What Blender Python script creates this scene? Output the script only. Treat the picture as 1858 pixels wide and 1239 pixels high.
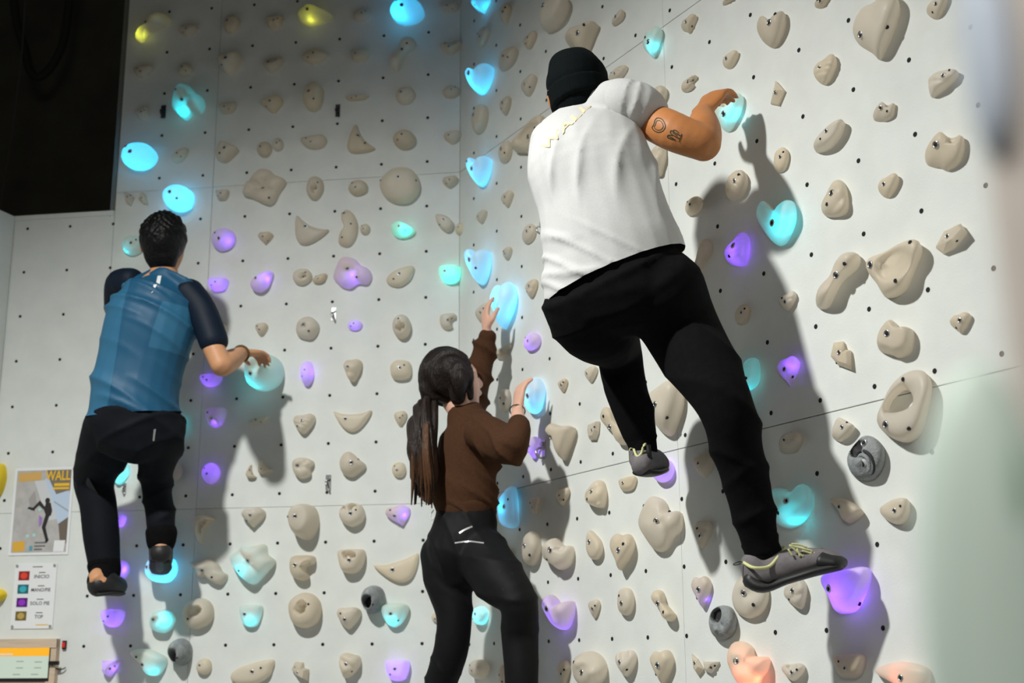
import bpy, bmesh, math, random
import numpy as np
from mathutils import Vector, Matrix
from mathutils.bvhtree import BVHTree

for o in list(bpy.data.objects): bpy.data.objects.remove(o, do_unlink=True)
SC = bpy.context.scene
COL = SC.collection
random.seed(3); np.random.seed(3)

# ------------------------------------------------------------------ camera
EYE = 1.45                       # lens height above the floor mat
FPX, PITCH, ROLL = 2418.744, .240583, -.005198
cam_d = bpy.data.cameras.new('camera'); cam = bpy.data.objects.new('camera', cam_d); COL.objects.link(cam)
cam_d.sensor_width = 36; cam_d.lens = 36*FPX/1858; cam_d.clip_start = .02
cam.matrix_world = Matrix.Translation((0, 0, EYE)) @ Matrix.Rotation(math.pi/2+PITCH, 4, 'X') @ Matrix.Rotation(ROLL, 4, 'Z')
cam_d.dof.use_dof = True; cam_d.dof.focus_distance = 3.75; cam_d.dof.aperture_fstop = 3.2
SC.camera = cam

# ------------------------------------------------------------------ world, lamp, exposure
w = bpy.data.worlds.new('hall'); SC.world = w; w.use_nodes = True
w.node_tree.nodes['Background'].inputs[0].default_value = (1.0, .87, .77, 1)
w.node_tree.nodes['Background'].inputs[1].default_value = .014
def lamp(name, kind, loc, energy, color=(1, 1, 1), **k):
    d = bpy.data.lights.new(name, kind); d.energy = energy; d.color = color
    for a, b in k.items(): setattr(d, a, b)
    o = bpy.data.objects.new(name, d); COL.objects.link(o); o.location = loc
    return o
key = lamp('flood_lamp', 'SPOT', (-1.85, 2.1, EYE+3.1), 815, (.99, 1, .97), spot_size=math.radians(128), spot_blend=1.0, shadow_soft_size=.09)
AZ, EL = math.radians(40), math.radians(-70)
key.rotation_euler = Vector((math.sin(AZ)*math.cos(EL), math.cos(AZ)*math.cos(EL), math.sin(EL))).to_track_quat('-Z', 'Y').to_euler()
hall = lamp('fill_lamp', 'AREA', (-.3, -.6, EYE+1.3), 22, (1, .95, .9), shape='RECTANGLE', size=.9, size_y=.5)  # added fill behind the lens to brighten foreground and shadows, no known fixture
hall.rotation_euler = (Vector((.6, 2.0, EYE-.6))-hall.location).to_track_quat('-Z', 'Y').to_euler()
vs = SC.view_settings
vs.view_transform = 'Standard'; vs.look = 'None'; vs.exposure = 0; vs.gamma = 1; vs.use_curve_mapping = False

# ------------------------------------------------------------------ the two walls: u runs along the wall, z up, n into the room
YB, DB = -.150905, 5.211243
YR, DR = -1.068867, 2.361967
def wall_frame(yaw, d):
    U = Vector((math.cos(yaw), math.sin(yaw), 0)); N = Vector((-math.sin(yaw), math.cos(yaw), 0))
    return U, N, d
WALL = dict(B=wall_frame(YB, DB), R=wall_frame(YR, DR))
def on_wall(wl, u, z, out=0.):
    U, N, d = WALL[wl]
    return N*(d-out)+U*u+Vector((0, 0, z+EYE))
def wall_matrix(wl, u, z, out=0.):
    U, N, d = WALL[wl]; n = -N; up = Vector((0, 0, 1))
    m = Matrix((U, up, n)).transposed().to_4x4(); m.translation = on_wall(wl, u, z, out)
    return m
def ray(px, py):
    a, b = (px-929)/FPX, (619.5-py)/FPX
    x, u = math.cos(ROLL)*a-math.sin(ROLL)*b, math.sin(ROLL)*a+math.cos(ROLL)*b
    return Vector((x, math.cos(PITCH)-u*math.sin(PITCH), math.sin(PITCH)+u*math.cos(PITCH)))
def P(px, py, y):                # a point of the room seen at that pixel, y metres ahead of the lens
    r = ray(px, py); return r*(y/r.y)+Vector((0, 0, EYE))
def uz(wl, px, py):
    U, N, d = WALL[wl]; r = ray(px, py); X = r*(d/r.dot(N)); return X.dot(U), X.z

# ------------------------------------------------------------------ materials
MATS = {}
def mat(name, color, rough=.6, metal=0, spec=.3, noise=0, nscale=30, bump=0, bscale=60, sheen=0, emit=None, emit_s=0, stretch=None, trans=0, vary=0):
    if name in MATS: return MATS[name]
    m = bpy.data.materials.new(name); m.use_nodes = True; nt = m.node_tree; b = nt.nodes['Principled BSDF']
    b.inputs['Base Color'].default_value = (*color, 1); b.inputs['Roughness'].default_value = rough
    b.inputs['Metallic'].default_value = metal; b.inputs['Specular IOR Level'].default_value = spec
    if sheen: b.inputs['Sheen Weight'].default_value = sheen
    if emit: b.inputs['Emission Color'].default_value = (*emit, 1); b.inputs['Emission Strength'].default_value = emit_s
    tc = nt.nodes.new('ShaderNodeTexCoord'); src = tc.outputs['Object']
    if stretch:
        mp = nt.nodes.new('ShaderNodeMapping'); mp.inputs['Scale'].default_value = stretch; nt.links.new(src, mp.inputs['Vector']); src = mp.outputs['Vector']
    colsock = None
    if noise:
        n = nt.nodes.new('ShaderNodeTexNoise'); n.inputs['Scale'].default_value = nscale; n.inputs['Detail'].default_value = 5
        nt.links.new(src, n.inputs['Vector'])
        r = nt.nodes.new('ShaderNodeMapRange'); r.inputs['To Min'].default_value = 1-noise; r.inputs['To Max'].default_value = 1+noise; r.inputs['From Min'].default_value = .25; r.inputs['From Max'].default_value = .75
        nt.links.new(n.outputs['Fac'], r.inputs['Value'])
        mx = nt.nodes.new('ShaderNodeMix'); mx.data_type = 'RGBA'; mx.blend_type = 'MULTIPLY'; mx.inputs[0].default_value = 1
        mx.inputs[6].default_value = (*color, 1); nt.links.new(r.outputs[0], mx.inputs[7]); colsock = mx.outputs[2]
    if vary:
        oi = nt.nodes.new('ShaderNodeObjectInfo'); hs = nt.nodes.new('ShaderNodeHueSaturation')
        r = nt.nodes.new('ShaderNodeMapRange'); r.inputs['To Min'].default_value = 1-vary; r.inputs['To Max'].default_value = 1+vary
        nt.links.new(oi.outputs['Random'], r.inputs['Value']); nt.links.new(r.outputs[0], hs.inputs['Value'])
        r2 = nt.nodes.new('ShaderNodeMapRange'); r2.inputs['To Min'].default_value = .55; r2.inputs['To Max'].default_value = 1.15
        ml = nt.nodes.new('ShaderNodeMath'); ml.operation = 'FRACT'; m2 = nt.nodes.new('ShaderNodeMath'); m2.operation = 'MULTIPLY'; m2.inputs[1].default_value = 7.31
        nt.links.new(oi.outputs['Random'], m2.inputs[0]); nt.links.new(m2.outputs[0], ml.inputs[0]); nt.links.new(ml.outputs[0], r2.inputs['Value']); nt.links.new(r2.outputs[0], hs.inputs['Saturation'])
        if colsock: nt.links.new(colsock, hs.inputs['Color'])
        else: hs.inputs['Color'].default_value = (*color, 1)
        colsock = hs.outputs[0]
    if colsock: nt.links.new(colsock, b.inputs['Base Color'])
    if bump:
        n = nt.nodes.new('ShaderNodeTexNoise'); n.inputs['Scale'].default_value = bscale; n.inputs['Detail'].default_value = 4
        nt.links.new(src, n.inputs['Vector'])
        bp = nt.nodes.new('ShaderNodeBump'); bp.inputs['Strength'].default_value = bump; bp.inputs['Distance'].default_value = .01
        nt.links.new(n.outputs['Fac'], bp.inputs['Height']); nt.links.new(bp.outputs['Normal'], b.inputs['Normal'])
    if trans:                    # resin that lets an LED behind it shine through
        t = nt.nodes.new('ShaderNodeBsdfTranslucent'); t.inputs['Color'].default_value = (.88, .82, .72, 1)
        ms = nt.nodes.new('ShaderNodeMixShader'); ms.inputs[0].default_value = trans
        out = nt.nodes['Material Output']
        ge = nt.nodes.new('ShaderNodeNewGeometry'); mr = nt.nodes.new('ShaderNodeMapRange'); mr.inputs['To Min'].default_value = trans; mr.inputs['To Max'].default_value = .9
        nt.links.new(ge.outputs['Backfacing'], mr.inputs['Value']); nt.links.new(mr.outputs[0], ms.inputs[0])   # little scatter back inside the solid resin
        nt.links.new(b.outputs[0], ms.inputs[1]); nt.links.new(t.outputs[0], ms.inputs[2]); nt.links.new(ms.outputs[0], out.inputs['Surface'])
    MATS[name] = m
    return m
M_WALL = mat('painted_plywood', (.72, .742, .705), .55, noise=.05, nscale=9, bump=.05, bscale=160)
M_RESIN = mat('cream_resin', (.70, .60, .455), .42, noise=.06, nscale=14, bump=.06, bscale=220, trans=.4, vary=.1)
M_GREY = mat('grey_resin', (.27, .285, .285), .6, noise=.3, nscale=40, bump=.3, bscale=150)
M_YELLOW = mat('yellow_plastic', (.86, .62, .02), .45, noise=.05)
M_HOLE = mat('dark_hole', (.012, .012, .012), .8)
M_STEEL = mat('bright_steel', (.6, .6, .6), .28, metal=1)
M_SOCKET = mat('socket_shade_grey', (.035, .036, .036), .7)
M_DARK = mat('dark_gap', (.03, .03, .028), .9)

# ------------------------------------------------------------------ mesh helpers
def add(name, verts, faces, m=None, parent=None, smooth=False, mats=None, midx=None):
    me = bpy.data.meshes.new(name); me.from_pydata([tuple(v) for v in verts], [], [tuple(f) for f in faces])
    for k in (mats or ([m] if m else [])): me.materials.append(k)
    if smooth: me.polygons.foreach_set('use_smooth', [True]*len(me.polygons))
    if midx: me.polygons.foreach_set('material_index', midx)
    me.update()
    o = bpy.data.objects.new(name, me); COL.objects.link(o)
    if parent: o.parent = parent
    return o
def tag(o, label=None, category=None, group=None, kind=None):
    if label: o['label'] = label
    if category: o['category'] = category
    if group: o['group'] = group
    if kind: o['kind'] = kind
    return o
def empty(name, mw=None):
    o = bpy.data.objects.new(name, None); o.empty_display_size = .05; COL.objects.link(o)
    if mw is not None: o.matrix_world = mw
    return o
def box(x0, x1, y0, y1, z0, z1):
    v = [(x, y, z) for x in (x0, x1) for y in (y0, y1) for z in (z0, z1)]
    return v, [(0, 1, 3, 2), (4, 6, 7, 5), (0, 4, 5, 1), (2, 3, 7, 6), (0, 2, 6, 4), (1, 5, 7, 3)]
def join(*vf):
    V, F = [], []
    for v, f in vf:
        n = len(V); V += [tuple(q) for q in v]; F += [tuple(i+n for i in p) for p in f]
    return V, F
def cyl(c, ax, r, h, n=14, r2=None):
    ax = Vector(ax).normalized(); a = ax.orthogonal().normalized(); b = ax.cross(a); c = Vector(c); r2 = r if r2 is None else r2
    V = [c+(a*math.cos(t)+b*math.sin(t))*r for t in [i/n*6.28318 for i in range(n)]]+[c+ax*h+(a*math.cos(t)+b*math.sin(t))*r2 for t in [i/n*6.28318 for i in range(n)]]
    return V, [(i, (i+1) % n, n+(i+1) % n, n+i) for i in range(n)]+[tuple(range(n))[::-1], tuple(range(n, 2*n))]
def torus(c, ax, R, r, n=24, k=8, arc=1.0, start=None):
    ax = Vector(ax).normalized(); a = (Vector(start)-ax*ax.dot(Vector(start))).normalized() if start else ax.orthogonal().normalized(); b = ax.cross(a); c = Vector(c)
    V, F = [], []
    for i in range(n):
        t = i/(n if arc == 1 else n-1)*6.28318*arc; d = a*math.cos(t)+b*math.sin(t)
        for j in range(k):
            s = j/k*6.28318; V.append(c+d*(R+r*math.cos(s))+ax*(r*math.sin(s)))
    for i in range(n if arc == 1 else n-1):
        for j in range(k): F.append((i*k+j, ((i+1) % n)*k+j, ((i+1) % n)*k+(j+1) % k, i*k+(j+1) % k))
    return V, F
def wire(pts, r, k=7, sub=5, closed=False):
    pts = [Vector(p) for p in pts]; q = []
    for i in range(len(pts)-1):
        a = pts[max(i-1, 0)]; b = pts[i]; c = pts[i+1]; d = pts[min(i+2, len(pts)-1)]
        for s in range(sub):
            t = s/sub; q.append(.5*((2*b)+(c-a)*t+(2*a-5*b+4*c-d)*t*t+(3*b-a-3*c+d)*t**3))
    q.append(pts[-1]); V, F = [], []; up = Vector((.31, .22, .92))
    for i, p in enumerate(q):
        t = (q[min(i+1, len(q)-1)]-q[max(i-1, 0)]).normalized(); a = t.cross(up)
        a = a.normalized() if a.length > 1e-4 else t.orthogonal().normalized(); b = t.cross(a)
        for j in range(k): V.append(p+(a*math.cos(j/k*6.28318)+b*math.sin(j/k*6.28318))*r)
    for i in range(len(q)-1):
        for j in range(k): F.append((i*k+j, i*k+(j+1) % k, (i+1)*k+(j+1) % k, (i+1)*k+j))
    F += [tuple(range(k))[::-1], tuple(range((len(q)-1)*k, len(q)*k))]
    return V, F

# ------------------------------------------------------------------ hold shapes
def closed_curve(pts, n):
    """closed Catmull-Rom through pts, n samples spaced evenly by length"""
    p = np.array(pts, float); m = len(p); out = []
    for i in range(m):
        a, b, c, d = p[i-1], p[i], p[(i+1) % m], p[(i+2) % m]
        for k in range(12):
            t = k/12
            out.append(.5*((2*b)+(c-a)*t+(2*a-5*b+4*c-d)*t*t+(3*b-a-3*c+d)*t**3))
    o = np.array(out); seg = np.linalg.norm(np.roll(o, -1, 0)-o, axis=1)
    s = np.r_[0, np.cumsum(seg)]; o2 = np.vstack([o, o[:1]])
    q = np.linspace(0, s[-1], n, endpoint=False)
    return np.c_[np.interp(q, s, o2[:, 0]), np.interp(q, s, o2[:, 1])]

def ell(n=10, a=1, b=1, e=1.0):
    t = np.arange(n)/n*2*np.pi
    f = lambda v: np.sign(v)*np.abs(v)**e
    return np.c_[a*f(np.cos(t)), b*f(np.sin(t))]

# outline points (x right, y up), profile e1/e2, extra relief; all in unit size
OUT = dict(
    egg=[(0, 1), (.62, .8), (.95, .2), (.85, -.45), (.4, -.95), (-.3, -1), (-.85, -.6), (-1, .1), (-.7, .75)],
    round=[(0, 1), (.7, .72), (1, 0), (.72, -.7), (0, -1), (-.7, -.72), (-1, 0), (-.72, .7)],
    shield=[(-.1, .92), (.65, 1), (1, .6), (.85, -.05), (.4, -.7), (0, -1), (-.4, -.75), (-.85, -.1), (-1, .45), (-.7, .85)],
    tear=[(0, .9), (.6, 1), (1, .5), (.75, -.1), (.3, -.7), (0, -1), (-.3, -.65), (-.85, 0), (-1, .5), (-.6, .95)],
    sector=[(-1, .7), (-.5, .9), (.2, 1), (1, .85), (.9, .1), (.5, -.7), (0, -1), (-.5, -.75), (-.9, 0)],
    half=[(-1, .85), (-.4, 1), (.4, 1), (1, .9), (.95, 0), (.6, -.8), (0, -1), (-.6, -.8), (-.95, 0)],
    lens=[(-1, 0), (-.5, .75), (0, 1), (.5, .75), (1, 0), (.5, -.75), (0, -1), (-.5, -.75)],
    leaf=[(1, 1), (.2, .85), (-.6, .35), (-1, -.35), (-.7, -.85), (0, -1), (.6, -.5), (.9, .2)],
    point=[(-1, .1), (-.7, .8), (-.2, 1), (.45, .45), (1, -.15), (.55, -.7), (-.1, -1), (-.75, -.7)],
    bean=[(0, 1), (.7, .75), (1, .1), (.8, -.6), (.1, -1), (-.8, -.8), (-.75, -.3), (-.3, .1), (-.6, .5), (-.6, .9)],
    heart=[(-.6, 1), (-.2, .72), (.12, .3), (.55, .48), (1, .5), (.98, -.2), (.6, -.85), (.15, -1), (-.3, -.7), (-.75, -.1), (-1, .45), (-.9, .85)],
    tooth=[(-1, .6), (-.55, .95), (-.1, .8), (.35, .65), (1, .45), (.75, -.1), (.35, -.8), (.1, -1), (-.2, -.75), (-.45, 0)],
    slab=[(-.9, .8), (-.3, .9), (.35, 1), (.9, .95), (1, .5), (.75, -.2), (.4, -.85), (0, -1), (-.45, -.9), (-.7, -.2), (-1, .45)],
    cross=[(-.2, 1), (.25, .9), (.5, .62), (1, .3), (.75, -.25), (.5, -.85), (.2, -1), (-.35, -.65), (-.65, -.5), (-1, -.35), (-.85, .25), (-.6, .55)],
    diamond=[(-.45, 1), (0, .9), (.5, 1), (.65, .55), (1, .15), (.6, -.4), (.15, -1), (-.15, -.95), (-.6, -.45), (-1, .35), (-.65, .7)],
    lobes=[(-.5, 1), (.1, .95), (.45, .45), (.85, .25), (1, -.25), (.75, -.75), (.3, -.7), (-.1, -1), (-.5, -.85), (-.75, -.65), (-1, -.25), (-.85, .5)],
    grape=[(-.35, 1), (.25, .8), (.45, .35), (.95, .3), (1, -.3), (.6, -.55), (.25, -1), (-.25, -.9), (-.7, -.4), (-1, .1), (-.8, .6)],
    cloud=[(-.75, .95), (-.2, 1), (.25, .75), (.35, .4), (1, .3), (.95, -.2), (.65, -.55), (.45, -1), (-.2, -1), (-.6, -.6), (-1, .2)],
    kidney=[(-.8, .95), (-.25, 1), (0, .74), (.25, .76), (.55, 1), (.95, .75), (1, 0), (.6, -.75), (0, -1), (-.6, -.75), (-.95, -.1)],
    star=[(-.4, 1), (.4, .9), (1, .45), (.65, -.05), (.75, -.55), (.45, -.95), (-.2, -1), (-.75, -.6), (-1, .1), (-.9, .7)],
    bone=[(-.7, 1), (-.2, .85), (.1, .2), (.6, -.25), (1, -.6), (.75, -1), (.2, -.85), (-.15, -.3), (-.75, .15), (-1, .6)],
    pear=[(.55, 1), (1, .75), (.95, .2), (.4, -.05), (-.3, -.35), (-.6, -.9), (-1, -.75), (-.95, -.2), (-.5, .1), (-.1, .6)],
    snout=[(-.1, 1), (.35, .45), (.95, .3), (1, -.3), (.7, -.85), (.1, -1), (-.25, -.75), (-.95, -.3), (-1, .3), (-.6, .75)],
    hook=[(-.85, .85), (0, 1), (.95, .9), (.95, .35), (.3, .1), (.35, -.3), (.6, -.7), (0, -1), (-.7, -.7), (-1, 0)],
    ragged=[(-1, .75), (-.5, .7), (0, .95), (.5, .5), (.75, 0), (1, -.35), (.7, -1), (.2, -.75), (-.1, -.35), (-.45, -.45), (-.65, .1)],
    fish=[(-1, .95), (-.4, .9), (.3, .55), (.95, -.2), (.9, -.6), (.2, -1), (-.3, -.75), (-.45, -.1)],
    block=[(-.75, .95), (.95, 1), (.8, -.2), (.35, -1), (-.55, -.9), (-.9, .1)],
    kite=[(-.1, 1), (1, -.15), (.05, -1), (-1, -.55)],
    cube=[(-.4, .9), (.7, 1), (1, .1), (.1, -.85), (-.55, -1), (-1, -.2)],
    tri_a=[(-.9, 1), (.1, .5), (1, -.4), (.1, -1), (-.7, -.3)],
    tri_b=[(-1, .8), (1, .75), (-.1, -1), (-.9, -.5)],
    chip=[(-.6, 1), (.35, .9), (.4, .35), (1, .2), (.95, -1), (-.35, -.45), (-1, .2)],
)
KIND = dict(
    egg=dict(o='egg', e=(.75, .8)), round=dict(o='round', e=(.7, .85)),
    dome=dict(o='egg', e=(.55, .9), bulge=.1),
    shield=dict(o='shield', e=(.7, .8), apex=(0, .28)), tear=dict(o='tear', e=(.8, .8), apex=(-.1, .25)),
    drop=dict(o='tear', e=(.55, .9), bulge=.06), plump=dict(o='heart', e=(.6, .9), lobes=[(-.5, .5, .5, .25), (.55, .1, .4, .15)]),
    sector=dict(o='sector', e=(.55, .6), apex=(0, .3)), half=dict(o='half', e=(.5, .7), apex=(0, .25)),
    flatmoon=dict(o='lens', e=(.45, .6), bend=.75), moon=dict(o='lens', e=(.5, .8), bend=.9, apex=(0, .05)),
    lens=dict(o='lens', e=(.8, .7)), leaf=dict(o='leaf', e=(.45, .6)), point=dict(o='point', e=(.7, .8), apex=(-.1, .1)),
    shell=dict(o='shield', e=(.65, .75), ridge=(5, .07, 1.2)), clam=dict(o='egg', e=(.65, .85), ridge=(6, .06, .5)),
    band=dict(o='shield', e=(.65, .8), ridge=(3, .08, 1.5)),
    jug=dict(o='shield', e=(.6, .9), apex=(0, .1), pocket=[(.1, .62, .42, .5)], lobes=[(0, -.15, .5, .15)]),
    arch=dict(o='half', e=(.6, .9), apex=(0, .3), pocket=[(0, -.55, .4, .4)]),
    pocket=dict(o='egg', e=(.6, .85), pocket=[(.12, -.2, .34, .75)]),
    mouth=dict(o='egg', e=(.6, .85), pocket=[(0, -.25, .3, .6), (.3, -.22, .22, .4), (-.3, -.22, .22, .4)]),
    twohole=dict(o='round', e=(.55, .8), pocket=[(.2, .5, .3, .6), (-.55, .4, .2, .5)]),
    tophole=dict(o='half', e=(.55, .8), pocket=[(-.1, .45, .34, .6), (.2, .42, .3, .5)]),
    donut=dict(o='egg', e=(.6, .8), pocket=[(-.05, .05, .24, .8), (.12, .22, .24, .8)], apex=(.05, 0)),
    moonjug=dict(o='lens', e=(.5, .9), bend=-.8, pocket=[(0, -.35, .4, .5), (.4, -.45, .3, .4), (-.4, -.45, .3, .4)]),
    bean=dict(o='bean', e=(.5, .7)), heart=dict(o='heart', e=(.6, .8), lobes=[(-.6, .45, .45, .2), (.6, 0, .45, .2)]),
    tooth=dict(o='tooth', e=(.6, .8), lobes=[(-.5, .55, .5, .2)], apex=(-.05, .15)),
    wedge=dict(o='slab', e=(.5, .85), apex=(0, .12)),
    slab=dict(o='slab', e=(.35, .5), pocket=[(.05, .1, .6, .35)]),
    pad=dict(o='egg', e=(.4, .6)), cross=dict(o='cross', e=(.4, .6), cuts=[(.95, .12), (2.6, .12)]),
    diamond=dict(o='diamond', e=(.55, .7), cuts=[(2.2, .06)], lobes=[(0, .6, .4, .15)]),
    lobes=dict(o='lobes', e=(.6, .8), lobes=[(-.3, .5, .45, .3), (.7, -.3, .3, .25), (-.3, -.6, .35, .2), (.1, 0, .3, -.15)]),
    grape=dict(o='grape', e=(.6, .85), lobes=[(-.3, -.1, .5, .35), (.65, -.05, .33, .3), (-.1, .65, .4, .15), (.3, -.05, .14, -.2)]),
    cloud=dict(o='cloud', e=(.6, .8), lobes=[(-.5, .5, .4, .3), (.1, .35, .25, .2), (.7, 0, .25, .15), (-.2, -.45, .5, .3), (-.1, .15, .16, -.2)]),
    kidney=dict(o='kidney', e=(.55, .85), lobes=[(-.5, .45, .4, .35), (0, -.4, .5, .3)]),
    star=dict(o='star', e=(.6, .8), lobes=[(0, 0, .3, -.2), (.45, .5, .2, -.25), (-.3, .5, .3, .2)]),
    bone=dict(o='bone', e=(.55, .85), lobes=[(-.5, .6, .4, .3), (.6, -.6, .35, .25)]),
    pear=dict(o='pear', e=(.6, .9), lobes=[(.45, .45, .5, .45)]),
    snout=dict(o='snout', e=(.6, .85), lobes=[(-.35, .4, .5, .3)], pocket=[(.55, .22, .25, .35)]),
    hook=dict(o='hook', e=(.6, .85), pocket=[(.65, 0, .4, .6)]), ragged=dict(o='ragged', e=(.6, .7), lobes=[(-.2, .3, .3, .3)]),
    fish=dict(o='fish', e=(.5, .7), apex=(-.1, .1)),
    bumpy=dict(o='egg', e=(.65, .85), lobes=[(-.35, .35, .4, .35), (.45, -.2, .4, .25), (0, .05, .22, -.2)]),
    stack=dict(o='shield', e=(.6, .8), ridge=(2, .12, 1.45), apex=(-.1, 0)),
    knob=dict(o='egg', e=(.3, .8), top=(-.15, .18, .6)), drum=dict(o='snout', e=(.3, .85), top=(-.2, .1, .6)),
    skull=dict(o='round', e=(.55, .9), pocket=[(-.3, -.25, .42, .95)], lobes=[(.2, .5, .3, .1), (-.05, .6, .14, -.1)], seg=56),
    skull2=dict(o='round', e=(.55, .9), pocket=[(-.3, .4, .42, .95)], lobes=[(-.25, -.45, .16, .2), (.2, -.2, .12, -.15)], seg=56),
    eye=dict(o='egg', e=(.55, .9), pocket=[(-.45, .42, .36, .93), (-.35, .65, .25, .85)], lobes=[(-.25, -.25, .2, .2), (-.1, .2, .18, .2)], seg=56),
    block=dict(o='block', flat=1, top=(-.1, .15, .75)), kite=dict(o='kite', flat=1, top=(-.2, 0, .3)), cube=dict(o='cube', flat=1, top=(.1, .15, .6)),
    tri_a=dict(o='tri_a', flat=1, top=(-.1, 0, .45)), tri_b=dict(o='tri_b', flat=1, top=(-.3, .1, .45)), chip=dict(o='chip', flat=1, top=(.1, -.1, .6)),
    ring=dict(ring=1),
)

def outward(V, F):
    i = np.array([f[:3] for f in F]); a, b = V[i[:, 1]]-V[i[:, 0]], V[i[:, 2]]-V[i[:, 0]]
    nz = (a[:, 0]*b[:, 1]-a[:, 1]*b[:, 0]).sum()
    return F if nz > 0 else [tuple(f[::-1]) for f in F]

def hold_shape(kind, rot=0., seed=0):
    """unit hold: verts (x, y, height) and faces; the base lies on the wall"""
    K = KIND[kind]; rng = np.random.RandomState(seed+1)
    if K.get('ring'):
        A, Bn = 44, 18; V = []; base = closed_curve([(.15, 1), (.75, .95), (1, .5), (.8, -.2), (.5, -.8), (0, -1), (-.6, -.75), (-1, -.3), (-.75, .2), (-.4, .7)], A)
        inner = closed_curve([(-.25, .45), (.1, .55), (.32, .3), (.3, -.02), (0, -.1), (-.45, -.08), (-.62, .02), (-.5, .25)], A)
        k = np.argmin(np.linalg.norm(inner-base[0]*.4, axis=1)); inner = np.roll(inner, -k, 0)
        if np.cross(base[1]-base[0], base[5]-base[0])*np.cross(inner[1]-inner[0], inner[5]-inner[0]) < 0: inner = inner[::-1]
        for i in range(A):
            for j in range(Bn):
                f = j/(Bn-1)*np.pi; w = .5-.5*np.cos(f)
                q = base[i]*(1-w)+inner[i]*w; hh = np.sin(f)**.55*(.6+.4*(.5-.5*q[1]))
                V.append((q[0], q[1], max(hh, 0)))
        V = np.array(V); F = [(i*Bn+j, ((i+1) % A)*Bn+j, ((i+1) % A)*Bn+j+1, i*Bn+j+1) for i in range(A) for j in range(Bn-1)]
        c, s = np.cos(rot), np.sin(rot); V[:, :2] = V[:, :2]@np.array([[c, s], [-s, c]])
        return V, outward(V, F), True
    o = np.array(OUT[K['o']], float)
    if K.get('flat'):
        n = len(o); tx, ty, ts = K['top']
        lv = [(o, 0), (o*.97+np.array([tx, ty])*.1, .45), (o*ts+np.array([tx, ty]), 1.)]
        V = np.vstack([np.c_[q, np.full(n, z)] for q, z in lv]); F = []
        V[2*n:, 2] += (V[2*n:, 0]*.25 - V[2*n:, 1]*.2)
        for l in range(2):
            for i in range(n): F.append((l*n+i, l*n+(i+1) % n, (l+1)*n+(i+1) % n, (l+1)*n+i))
        F.append(tuple(range(2*n, 3*n)))
    else:
        o = o*(1+rng.uniform(-.05, .05, (len(o), 1)))
        S = K.get('seg', 40); R = 14 if S == 40 else 20
        b = closed_curve(o, S); e1, e2 = K['e']; ap = np.array(K.get('apex', (0, 0))); V = []
        top = K.get('top')
        for j in range(R+1):
            ph = (j/R)**.9*np.pi/2
            if top:
                t = j/R
                if t < .75:
                    w = (t/.75); r = 1-(1-top[2])*w**1.3; z = np.sin(w*np.pi/2)**.8; off = np.array(top[:2])*w
                else:
                    w = (t-.75)/.25; r = top[2]*(1-w); z = 1+.03*np.sin(w*3.1); off = np.array(top[:2])
                pts = b*r+off
            else:
                r = np.cos(ph)**e1; z = np.sin(ph)**e2
                r *= 1+K.get('bulge', 0)*np.sin(2*ph)
                pts = b*r+ap*np.sin(ph)
            if j == R: pts = pts[:1]
            V.append(np.c_[pts, np.full(len(pts), z)])
        V = np.vstack(V); m = np.clip(V[:, 2], 0, 1)
        x, y = V[:, 0].copy(), V[:, 1].copy(); dz = np.zeros(len(V))
        for (lx, ly, lr, am) in K.get('lobes', []): dz += am*np.exp(-((x-lx)**2+(y-ly)**2)/(lr*lr))*m**.5
        if 'ridge' in K:
            n, am, an = K['ridge']; u = x*np.cos(an)+y*np.sin(an); dz += am*(np.abs(np.sin(n*u*1.6+seed))-.5)*m**.5*1.6
        for an, am in K.get('cuts', []):
            u = np.abs(-x*np.sin(an)+y*np.cos(an)); dz -= am*3*np.exp(-(u/.09)**2)*m
        dz += .035*np.sin(x*3.1+seed)*np.cos(y*2.7+seed*1.7)*m
        V[:, 2] += dz
        for (lx, ly, lr, am) in K.get('pocket', []):
            q = np.clip(1.25-np.hypot(x-lx, y-ly)/lr, 0, 1); q = np.clip(q*2.2, 0, 1); q = q*q*(3-2*q); V[:, 2] *= (1-am*q*m**.3)
        V[:S, 2] = 0; V[:, 2] = np.maximum(V[:, 2], 0)
        if 'bend' in K: V[:, 1] = V[:, 1]*.55+K['bend']*(V[:, 0]**2-.5)
        F = [(j*S+i, j*S+(i+1) % S, (j+1)*S+(i+1) % S, (j+1)*S+i) for j in range(R-1) for i in range(S)]
        F += [((R-1)*S+i, (R-1)*S+(i+1) % S, R*S) for i in range(S)]
    c, s = np.cos(rot), np.sin(rot)
    V[:, :2] = V[:, :2]@np.array([[c, s], [-s, c]])
    V[:, :2] -= (V[:, :2].max(0)+V[:, :2].min(0))/2; V[:, :2] /= (V[:, :2].max(0)-V[:, :2].min(0))/2
    V[:, 2] /= V[:, 2].max()
    return V, outward(V, F), not K.get('flat')

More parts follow.
